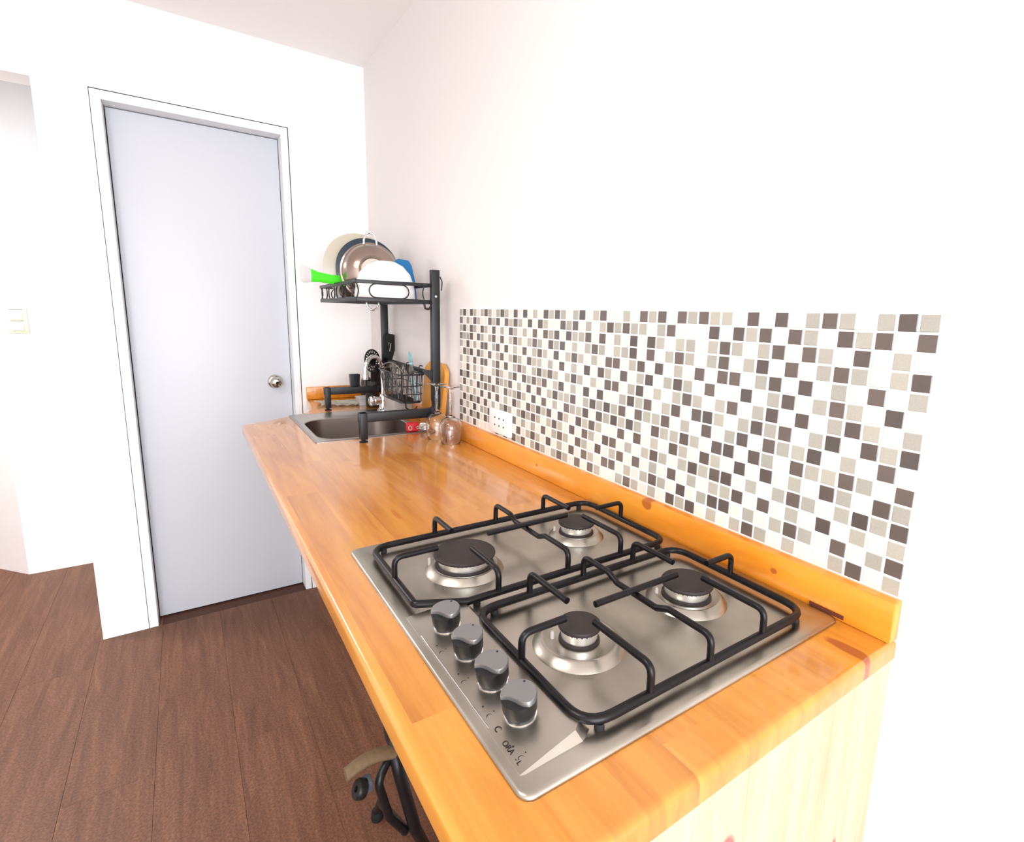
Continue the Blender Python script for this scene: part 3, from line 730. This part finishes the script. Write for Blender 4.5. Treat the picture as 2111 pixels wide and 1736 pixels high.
def stadium(cx, z0, z1, hw, n=8):
    r_ = (z1-z0)/2; zc = (z0+z1)/2; pts = []
    for i in range(n+1): a = -pi/2+pi*i/n; pts.append((cx+hw-r_+r_*cos(a), zc+r_*sin(a)))
    for i in range(n+1): a = pi/2+pi*i/n; pts.append((cx-hw+r_+r_*cos(a), zc+r_*sin(a)))
    return pts
for yy in (RY0, RY1):
    bm = bmesh.new(); tube(bm, [(x, yy, z) for x, z in stadium(-0.212, ZB_+0.006, ZT-0.005, 0.062)], 0.0022, 8, True)
    link('wire_loop', bm, M_black, rack, 60)
    for x in (-0.313, -0.098):
        bm = bmesh.new(); tube(bm, fillet([(x, yy, ZB_), (x+(0.008 if x < -0.2 else -0.008), yy, (ZB_+ZT)/2), (x, yy, ZT)], 0.03, 5), 0.0022, 8); link('wire_loop', bm, M_black, rack, 60)
for k in range(4):
    yc = RY0+0.10+k*0.15
    bm = bmesh.new(); tube(bm, [(TX0, yc-0+ (x), z) for x, z in stadium(0.0, ZB_+0.006, ZT-0.005, 0.058)], 0.0022, 8, True); link('wire_loop', bm, M_black, rack, 60)
# rail at mid height between the posts, and its end bracket
bm = bmesh.new(); bar(bm, (-0.070, RY0, H+0.212), (-0.070, RY1, H+0.212), 0.006, 0.016)
link('middle_rail', bm, M_black, rack, 30)
bm = bmesh.new()
prism(bm, [(-0.078, 0.190), (-0.108, 0.222), (-0.104, 0.228), (-0.078, 0.226)], -0.004, 0.004, TR(0, RY0, H) @ RX(pi/2))
link('bracket', bm, M_black, rack, 30)
bm = bmesh.new(); tube(bm, fillet([(-0.045, RY0, H+0.535), (-0.038, RY0, H+0.52), (-0.040, RY0, H+0.49)], 0.006), 0.002, 6); link('hook', bm, M_black, rack, 60)
for zz in (0.470,):
    link('screw', L([(0, 0.0015), (0.003, 0.001), (0.004, 0)], 12, TR(-0.063, RY0-0.011, H+zz) @ RX(pi/2)), M_alu, rack, 40)
bm = bmesh.new(); tube(bm, fillet([(-0.100, RY0, ZB_-0.006), (-0.097, RY0, ZB_-0.022), (-0.085, RY0, ZB_-0.024), (-0.078, RY0, ZB_-0.016)], 0.006), 0.0035, 8); link('hook', bm, M_black, rack, 60)

rack.matrix_basis = TR(-0.306, 1.43, 0) @ RZ(-0.0423) @ TR(0.306, -1.43, 0) @ rack.matrix_basis
# cutlery basket hanging on the rail
bk = thing('cutlery_basket', 'black wire cutlery basket hanging on the dish rack rail', 'basket', (-0.11, 1.61, H+0.1))
bm = bmesh.new()
BX0, BX1, BY0, BY1 = -0.165, -0.078, 1.490, 1.735
def brect(d, z, dz=0): return [(BX0+d, BY0+d, H+z-dz), (BX1-d*0.3, BY0+d, H+z-dz), (BX1-d*0.3, BY1-d, H+z), (BX0+d, BY1-d, H+z)]
for d, z, r_ in ((0, 0.205, 0.0028), (0.008, 0.165, 0.0016), (0.014, 0.135, 0.0016), (0.02, 0.105, 0.0024)):
    tube(bm, fillet(brect(d, z), 0.015, 4, True), r_, 6, True)
link('basket_ring', bm, M_black, bk, 60)
bm = bmesh.new()
for i in range(15):
    y = BY0+0.02+i*(BY1-BY0-0.04)/14
    tube(bm, fillet([(BX0, y, H+0.205), (BX0+0.02, y, H+0.104), (BX1-0.006, y, H+0.104), (BX1, y, H+0.205)], 0.01, 3), 0.0012, 5)
for i in range(5):
    x = BX0+0.012+i*0.016
    tube(bm, fillet([(x, BY0, H+0.205), (x, BY0+0.02, H+0.104), (x, BY1-0.02, H+0.104), (x, BY1, H+0.205)], 0.01, 3), 0.0012, 5)
link('basket_wire', bm, M_black, bk)['kind'] = 'stuff'
for yy in (1.55, 1.68):
    bm = bmesh.new(); tube(bm, fillet([(-0.080, yy, H+0.205), (-0.074, yy, H+0.232), (-0.062, yy, H+0.228)], 0.006), 0.002, 6); link('hanger', bm, M_black, bk, 60)
bm = bmesh.new(); tube(bm, fillet([(-0.118, 1.575, H+0.103), (-0.118, 1.575, H+0.075), (-0.098, 1.570, H+0.066), (-0.082, 1.566, H+0.075), (-0.080, 1.566, H+0.082)], 0.012, 5), 0.0026, 8)
link('hook', bm, M_black, bk, 60)

# utensils standing in the basket
def shaft(bm, a, b, w=0.010, t=0.003): bar(bm, a, b, w, t, 0.0008)
# skimmer and spatula stand in a smoky jar behind the tap
jar = thing('utensil_jar', 'smoky glass jar of black utensils directly behind the tap', 'jar', (-0.090, 2.086, H))
link('jar_body', L([(0, 0.0005), (0.026, 0.0005), (0.029, 0.004), (0.030, 0.115), (0.0285, 0.117), (0.027, 0.115), (0.026, 0.006), (0, 0.005)], 40, TR(-0.090, 2.086, H)), M_smoke, jar, 50)
sk = thing('skimmer', 'round black slotted skimmer standing behind the tap', 'utensil', (-0.10, 2.08, H+0.02))
bm = bmesh.new(); mt = TR(-0.098, 2.040, H+0.206) @ RZ(0.62) @ RX(pi/2-0.1) @ Matrix.Diagonal((1.1, 1.1, 1, 1))
def ring_slots(bm, r0, r1, nn, duty, mt, th=0.0025):
    for i in range(nn):
        a0 = 2*pi*i/nn; a1 = a0+2*pi/nn*duty
        prism(bm, [(r0*cos(a0), r0*sin(a0)), (r1*cos(a0), r1*sin(a0)), (r1*cos(a1), r1*sin(a1)), (r0*cos(a1), r0*sin(a1))], -th/2, th/2, mt)
def annulus(bm, r0, r1, mt, th=0.003, seg=40):
    lathe(bm, [(r0, -th/2), (r1, -th/2), (r1, th/2), (r0, th/2)], seg, mt, True)
annulus(bm, 0.041, 0.046, mt); annulus(bm, 0.027, 0.031, mt); lathe(bm, [(0, -0.0015), (0.020, -0.0015), (0.020, 0.0015), (0, 0.0015)], 30, mt)
ring_slots(bm, 0.030, 0.042, 22, 0.5, mt); ring_slots(bm, 0.019, 0.028, 16, 0.5, mt)
link('skimmer_head', bm, M_blackpl, sk)
bm = bmesh.new(); shaft(bm, (-0.096, 2.050, H+0.165), (-0.092, 2.082, H+0.012), 0.016, 0.006); link('handle', bm, M_blackpl, sk)
st_ = thing('spatula', 'black nylon spatula with two slots leaning right of the skimmer', 'utensil', (-0.08, 2.08, H+0.02))
bm = bmesh.new(); mt = TR(-0.030, 2.030, H+0.262) @ RZ(0.62) @ RY(0.28) @ RX(pi/2) @ Matrix.Diagonal((1.15, 1.15, 1, 1))
def headplate(bm, mt, th=0.003):
    prism(bm, [(-0.030, -0.040), (-0.014, -0.058), (-0.014, 0.052), (-0.034, 0.040)], -th/2, th/2, mt)
    prism(bm, [(0.016, -0.058), (0.030, -0.040), (0.040, 0.020), (0.020, 0.056)], -th/2, th/2, mt)
    prism(bm, [(-0.014, -0.058), (0.016, -0.058), (0.016, -0.012), (-0.014, -0.012)], -th/2, th/2, mt)
    prism(bm, [(-0.014, 0.020), (0.016, 0.020), (0.020, 0.056), (-0.014, 0.052)], -th/2, th/2, mt)
    for x in (-0.014, 0.000, 0.012): prism(bm, [(x, -0.012), (x+0.005, -0.012), (x+0.005, 0.020), (x, 0.020)], -th/2, th/2, mt)
headplate(bm, mt); link('spatula_head', bm, M_blackpl, st_)
bm = bmesh.new(); shaft(bm, (-0.052, 2.040, H+0.210), (-0.082, 2.084, H+0.012), 0.018, 0.007); link('handle', bm, M_blackpl, st_)
lf = thing('turner', 'third black utensil handle upright in the jar behind the tap', 'utensil', (-0.085, 2.10, H+0.02))
bm = bmesh.new(); shaft(bm, (-0.072, 2.052, H+0.190), (-0.088, 2.096, H+0.012), 0.020, 0.007); link('handle', bm, M_blackpl, lf)
# teal spoon
tl = thing('spoon', 'pale teal plastic spoon standing in the cutlery basket', 'utensil', (-0.09, 1.54, H+0.11))
bm = bmesh.new()
sc = Matrix.Diagonal((0.65, 1.0, 1.0, 1))
lathe(bm, [(0, 0.0), (0.008, 0.0008), (0.015, 0.004), (0.020, 0.009), (0.018, 0.009), (0.008, 0.0028), (0, 0.002)], 24, TR(-0.090, 1.618, H+0.252) @ RZ(0.9) @ RX(pi/2-0.25) @ Matrix.Diagonal((0.8, 1.25, 1, 1)))
link('bowl', bm, M_teal, tl, 60)
bm = bmesh.new(); shaft(bm, (-0.088, 1.604, H+0.236), (-0.096, 1.530, H+0.108), 0.012, 0.004); link('handle', bm, M_teal, tl)
# second teal handle lower right
# cutlery: forks and spoons, steel
cut = [(-0.105, 1.52, 0.9, 0.25), (-0.120, 1.56, 0.5, -0.3), (-0.135, 1.60, 1.1, 0.35), (-0.110, 1.64, 0.4, 0.15), (-0.140, 1.66, 0.7, -0.2), (-0.125, 1.70, 1.0, 0.3)]
labs = ['steel fork nearest in the cutlery basket', 'steel table spoon lying low at the near end of the cutlery basket', 'steel fork leaning left in the middle of the basket',
        'steel spoon upright against the middle rail in the basket', 'steel fork at the far left of the cutlery basket', 'steel spoon at the far end of the cutlery basket']
for i, (x, y, lean, sd) in enumerate(cut):
    t = thing('fork' if i % 2 == 0 else 'table_spoon', labs[i], 'cutlery', (x, y, H+0.108), 'steel cutlery in the basket')
    a = V(x, y, H+0.109); d = V(-0.20*sd, 0.35*(lean-0.7), 1).normalized(); b = a+d*0.095
    bm = bmesh.new(); bar(bm, a, b, 0.006, 0.002, 0.0005); link('handle', bm, M_cutl, t)
    mt = TR(*b) @ RX(pi/2) @ RZ(0)
    bm = bmesh.new()
    if i % 2 == 0:
        bar(bm, b, b+d*0.012, 0.016, 0.002, 0.0005)
        for q in (-0.006, -0.002, 0.002, 0.006): bar(bm, b+d*0.010+V(q, 0, 0), b+d*0.034+V(q, 0, 0), 0.002, 0.0018, 0)
        link('tines', bm, M_cutl, t)
    else:
        lathe(bm, [(0, 0), (0.006, 0.001), (0.011, 0.004), (0.0095, 0.004), (0.005, 0.002), (0, 0.0015)], 18, TR(*(b+d*0.016)) @ RX(pi/2) @ Matrix.Diagonal((1, 1.6, 1, 1)))
        link('bowl', bm, M_cutl, t, 60)
# tall steel ladle arc over the basket
ld = thing('ladle', 'steel ladle with a curved handle lying across the cutlery basket', 'utensil', (-0.13, 1.66, H+0.2))
bm = bmesh.new(); tube(bm, [(-0.165+0.012*i/10*3, 1.725-0.17*i/10, H+0.205+0.030*sin(pi*i/10)) for i in range(11)], 0.0028, 8); link('handle', bm, M_cutl, ld, 60)
bm = bmesh.new(); lathe(bm, [(0, -0.018), (0.012, -0.016), (0.020, -0.008), (0.024, 0), (0.0225, 0), (0.018, -0.008), (0.010, -0.014), (0, -0.016)], 28, TR(-0.132, 1.700, H+0.212)); link('bowl', bm, M_cutl, ld, 60)
# pale cup hanging below the basket
cp = thing('drip_cup', 'pale grey plastic cup hanging under the cutlery basket', 'cup', (-0.105, 1.68, H+0.03))
bm = bmesh.new()
q = lambda d, z: [(x, y, H+z) for x, y in rr(-0.113, 1.663, 0.040-d, 0.052-d, 0.008, 4)]
rings(bm, [q(0.006, 0.030), q(0.0, 0.100), q(0.003, 0.100), q(0.008, 0.034)], True, True)
link('body', bm, M_greypl, cp, 40)
for yy in (1.62, 1.70):
    bm = bmesh.new(); tube(bm, [(-0.115, yy, H+0.098), (-0.115, yy, H+0.106)], 0.0015, 6); link('hanger', bm, M_black, cp)
# dark square cup hooked at the far end of the rack
dc = thing('sponge_holder', 'small black square cup hooked on the far end of the dish rack', 'cup', (-0.165, 2.098, H+0.1))
bm = bmesh.new(); q = lambda d, z: [(x, y, H+z) for x, y in rr(-0.160, 2.100, 0.020-d, 0.016-d, 0.003, 3)]
rings(bm, [q(0.002, 0.090), q(0, 0.145), q(0.002, 0.145), q(0.003, 0.094)], True, True); link('body', bm, M_blackpl, dc, 40)

# ------------------------------------------------------------------ crockery in the tray
ZP = H+0.4535
def disc_up(name, label, cat, x, y, r, depth, m, lean=0.10, prof=None, group=None, yaw=0.0):
    """plate standing on its edge in the tray, underside towards the room"""
    t = TR(x, y, ZP+r*cos(lean)) @ RZ(yaw) @ RX(pi/2-lean)
    pr = prof or [(0, depth*0.25), (r*0.45, depth*0.25), (r*0.50, depth*0.05+0.002), (r*0.54, depth*0.25), (r*0.66, depth*0.35), (r*0.97, depth), (r, depth*1.02), (r*0.99, depth*1.12), (r*0.66, depth*0.55), (r*0.5, depth*0.42), (0, depth*0.42)]
    pr = [(a, -b) for a, b in pr]
    o = link(name, L(pr, 64, t), m, None, 50); tag(o, label, cat, group); return o
disc_up('dinner_plate', 'large cream plate standing at the back of the dish rack tray', 'plate', -0.157, 1.965, 0.134, 0.020, M_cream, 0.06)
disc_up('dinner_plate', 'dark blue grey plate standing in front of the cream plate', 'plate', -0.141, 1.885, 0.1225, 0.022, M_navy, 0.08)
pot = thing('steel_pan', 'shiny steel pan with loop handles on its side in the dish rack', 'pan', (-0.183, 1.72, ZP))
tP = TR(-0.186, 1.705, ZP+0.103) @ RZ(-0.12) @ RX(pi/2-0.08)
pr = [(0, 0.0), (0.040, 0.0), (0.043, -0.003), (0.050, 0.000), (0.062, -0.004), (0.082, -0.016), (0.094, -0.034), (0.099, -0.052), (0.1045, -0.054), (0.104, -0.056), (0.097, -0.054), (0.080, -0.020), (0.060, -0.007), (0, -0.004)]
pr = [(a, b+0.03) for a, b in pr]
link('pan_body', L(pr, 64, tP), M_pan, pot, 40)
for s in (1, -1):
    bm = bmesh.new(); pts = [(-0.022, s*0.094, -0.012), (-0.021, s*0.112, -0.012), (-0.013, s*0.131, -0.012), (0, s*0.137, -0.012), (0.013, s*0.131, -0.012), (0.021, s*0.112, -0.012), (0.022, s*0.094, -0.012)]
    tube(bm, fillet(pts, 0.01, 4), 0.0034, 8)
    for v in bm.verts: v.co = tP @ v.co
    link('loop_handle', bm, M_chrome, pot, 60)
# white bowl upside down
bw = link('white_bowl', L([(0.030, 0.126), (0.028, 0.121), (0, 0.121)][::-1]+[(0.034, 0.126), (0.060, 0.112), (0.082, 0.086), (0.094, 0.050), (0.098, 0.004), (0.096, 0.0), (0.093, 0.004), (0.089, 0.05), (0.076, 0.085), (0.05, 0.109), (0.0, 0.117)], 64, TR(-0.190, 1.548, ZP)), M_whitecer, None, 50)
tag(bw, 'white bowl upside down at the front of the dish rack tray', 'bowl')
# blue plastic board
bm = bmesh.new()
pf = [(-0.040, 0.0), (0.040, 0.0), (0.037, 0.075), (0.028, 0.128), (0.018, 0.146), (-0.022, 0.150), (-0.040, 0.135)]
pts = fillet([(x, y, 0) for x, y in pf], 0.010, 4, True)
rings(bm, [[(p.x, p.y, -0.006) for p in pts], [(p.x, p.y, 0.006) for p in pts]], True, True)
for v in bm.verts: v.co = (TR(-0.084, 1.650, ZP+0.001) @ RZ(0.02) @ RX(pi/2-0.12)) @ v.co
tag(link('cutting_mat', bm, M_blue, None, 30), 'blue plastic board standing beside the white bowl in the rack', 'chopping board')
# green handled utensil with white end
gu = thing('green_spatula', 'bright green handle with a white end sticking out left of the rack', 'utensil', (-0.30, 1.78, ZP+0.06))
bm = bmesh.new()
pts = [(-0.408, 1.752, H+0.5365), (-0.380, 1.757, H+0.532), (-0.352, 1.762, H+0.528), (-0.310, 1.770, H+0.523), (-0.262, 1.778, H+0.520), (-0.200, 1.79, H+0.514)]
def ribbon(bm, pts, ws, th=0.010, seg=10):
    R_ = []
    for p, w2 in zip(pts, ws):
        R_.append([(p[0], p[1]+th/2*sin(2*pi*j/seg), p[2]+w2/2*cos(2*pi*j/seg)) for j in range(seg)])
    rings(bm, R_, True, True)
ribbon(bm, pts[1:], [0.045, 0.034, 0.032, 0.036, 0.028])
link('handle', bm, M_green, gu, 60)
bm = bmesh.new(); ribbon(bm, [(-0.4115, 1.7515, H+0.5375), (-0.408, 1.752, H+0.5370), (-0.395, 1.754, H+0.534), (-0.379, 1.757, H+0.532)], [0.050, 0.062, 0.056, 0.046], 0.011); link('handle_end', bm, M_greyend, gu, 60)
# dark pan leaning low on the left behind the wires
bm = bmesh.new(); lathe(bm, [(0, 0), (0.022, 0.0), (0.028, 0.014), (0.030, 0.03), (0.028, 0.03), (0.026, 0.014), (0.020, 0.003), (0, 0.003)], 36, TR(-0.258, 1.795, ZP+0.0305) @ RX(pi/2-0.05))
tag(link('dark_cup', bm, M_pan, None, 50), 'small brown metal cup on its side at the left of the tray', 'cup')
bm = bmesh.new(); lathe(bm, [(0, 0), (0.018, 0.0), (0.024, 0.012), (0.026, 0.026), (0.0245, 0.026), (0.022, 0.012), (0.016, 0.003), (0, 0.003)], 36, TR(-0.268, 1.842, ZP+0.0265) @ RX(pi/2-0.05))
tag(link('white_cup', bm, M_whitecer, None, 50), 'small white cup on its side behind the brown metal cup in the rack', 'cup')

# ------------------------------------------------------------------ on the worktop
# wooden chopping board leaning on the wall
bm = bmesh.new()
pf = [(1.452, 0.0), (1.640, 0.0), (1.640, 0.215), (1.600, 0.240), (1.490, 0.240), (1.452, 0.215)]
pts = fillet([(y, z, 0) for y, z in pf], [0.004, 0.004, 0.03, 0.03, 0.04, 0.04], 6, True)
rings(bm, [[(-0.008, p.x, p.y) for p in pts], [(0.008, p.x, p.y) for p in pts]], True, True)
mt = TR(-0.0335, -0.0, H+0.0015) @ RY(0.105)
for v in bm.verts: v.co = mt @ v.co
tag(link('chopping_board', bm, M_board, None, 30), 'round-topped wooden chopping board leaning on the wall behind the glasses', 'chopping board')
# upside-down wine glasses
def glass(x, y, label):
    t = thing('wine_glass', label, 'wine glass', (x, y, H), 'upside-down wine glasses by the wall')
    sc_ = 0.186/0.186
    outp = [(0.0290, 0.0), (0.0335, 0.018), (0.0365, 0.036), (0.0370, 0.050), (0.0345, 0.066), (0.0260, 0.080), (0.0130, 0.088), (0.0055, 0.092), (0.0040, 0.100), (0.0036, 0.125), (0.0038, 0.160), (0.0060, 0.176), (0.0150, 0.181), (0.0320, 0.1845), (0.0330, 0.1855), (0.0320, 0.1862), (0.0, 0.1862)]
    inp = [(0.0, 0.0875), (0.012, 0.0855), (0.0245, 0.0785), (0.0330, 0.0655), (0.0356, 0.050), (0.0352, 0.036), (0.0322, 0.018), (0.0277, 0.0)]
    bm = bmesh.new(); lathe(bm, inp+[(0.0283, -0.0)]+outp, 48, TR(x, y, H+0.0004)); link('glass_body', bm, M_glass, t, 80)
    return t
glass(-0.0665, 1.300, 'clear wine glass upside down, nearer of the two by the wall')
glass(-0.0790, 1.383, 'clear wine glass upside down, farther of the two, beside the rack post')
# cloth
bm = bmesh.new(); nx, ny = 26, 14; gv = {}
for i in range(nx+1):
    for j in range(ny+1):
        u, v = i/nx, j/ny
        x = -0.295+0.17*u+0.010*sin(v*9)+(0.02 if u > .8 else 0)*v; y = 2.150+0.135*v+0.012*sin(u*7)-0.02*u
        z = H+0.0035+0.012*max(0, sin(u*8+v*3))*sin(pi*min(1, max(0, v)))+0.006*abs(sin(u*15+v*7))
        gv[i, j] = bm.verts.new((x, y, z))
for i in range(nx):
    for j in range(ny): bm.faces.new((gv[i, j], gv[i+1, j], gv[i+1, j+1], gv[i, j+1]))
r_ = bmesh.ops.solidify(bm, geom=bm.faces[:], thickness=0.003)
tag(link('dish_cloth', bm, M_cloth, None, 60), 'crumpled pale patterned dish cloth behind the sink', 'cloth')
# white box
wb = thing('plastic_box', 'low white plastic box behind the tap', 'box', (-0.11, 2.155, H))
bm = bmesh.new(); q = lambda d, z: [(x, y, H+z) for x, y in rr(-0.108, 2.155, 0.030-d, 0.036-d, 0.006, 4)]
rings(bm, [q(0.003, 0.0005), q(0.0, 0.030)], True, True); link('body', bm, M_greyend, wb, 40)
link('lid', B(-0.1390, -0.0770, 2.118, 2.192, H+0.030, H+0.036, 0.002, 2), M_greyend, wb, 40)
# bottles behind the tap
bt = thing('glass_bottle', 'small smoky glass bottle in the corner behind the sink', 'bottle', (-0.06, 2.28, H))
link('bottle_body', L([(0, 0.0005), (0.025, 0.0005), (0.027, 0.004), (0.027, 0.080), (0.022, 0.100), (0.012, 0.112), (0.011, 0.122), (0, 0.122)], 32, TR(-0.062, 2.275, H)), M_bottle, bt, 50)
link('bottle_cap', L([(0.013, 0.122), (0.013, 0.138), (0.011, 0.140), (0, 0.140)], 24, TR(-0.062, 2.275, H)), M_greyend, bt, 40)

# ------------------------------------------------------------------ trolley under the worktop
tr = thing('folding_trolley', 'black tubular trolley with tan curved grip on the floor under the worktop', 'trolley', (-0.45, 0.72, 0))
bm = bmesh.new()
ZR = H-0.5
tube(bm, fillet([(-0.430, 0.800, ZR+0.02), (-0.462, 0.690, ZR), (-0.420, 0.700, 0.25), (-0.345, 0.800, 0.022)], 0.05, 6), 0.013, 12)
tube(bm, fillet([(-0.470, 0.712, ZR-0.01), (-0.500, 0.690, ZR-0.03), (-0.475, 0.700, ZR-0.14), (-0.440, 0.705, ZR-0.20)], 0.03, 6), 0.009, 10)
tube(bm, fillet([(-0.440, 0.705, ZR-0.20), (-0.425, 0.95, 0.10), (-0.42, 1.0, 0.022)], 0.03, 6), 0.010, 10)
link('trolley_frame', bm, M_blackpl, tr, 60)
bm = bmesh.new(); sc_ = []
for i in range(13):
    u = i/12; sc_.append((-0.556+0.100*u, 0.712+0.004*sin(pi*u), ZR-0.012+0.020*sin(pi*(0.15+0.65*u))))
R_ = []
for p in sc_:
    R_.append([(p[0]-0.0, p[1]+0.017*cos(2*pi*j/12)*1.0, p[2]+0.011*sin(2*pi*j/12)) for j in range(12)])
rings(bm, R_, True, True)
link('grip', bm, M_tan, tr, 50)['label'] = 'tan curved grip'
bm = bmesh.new(); lathe(bm, [(0, 0.0), (0.030, 0.0), (0.044, 0.006), (0.047, 0.014), (0.044, 0.022), (0.030, 0.028), (0, 0.028)], 28, TR(-0.452, 0.785, ZR-0.002) @ RY(pi/2) @ Matrix.Diagonal((1.1, 0.75, 1, 1)))
link('side_pad', bm, M_blackpl, tr, 50)
wh = link('caster', L([(0.006, -0.009), (0.017, -0.009), (0.019, -0.006), (0.019, 0.006), (0.017, 0.009), (0.006, 0.009)], 28, TR(-0.536, 0.682, ZR-0.020) @ RY(pi/2+0.5), True), M_blackpl, tr, 40)
link('caster_fork', B(-0.528, -0.512, 0.674, 0.700, ZR-0.032, ZR-0.008, 0.004, 2), M_fork, tr, 40)
for x, y in ((-0.345, 0.800), (-0.42, 1.0)):
    link('rubber_foot', L([(0, 0.0), (0.016, 0.0), (0.017, 0.004), (0.014, 0.026), (0, 0.026)], 18, TR(x, y, 0)), M_rubber, tr, 40)
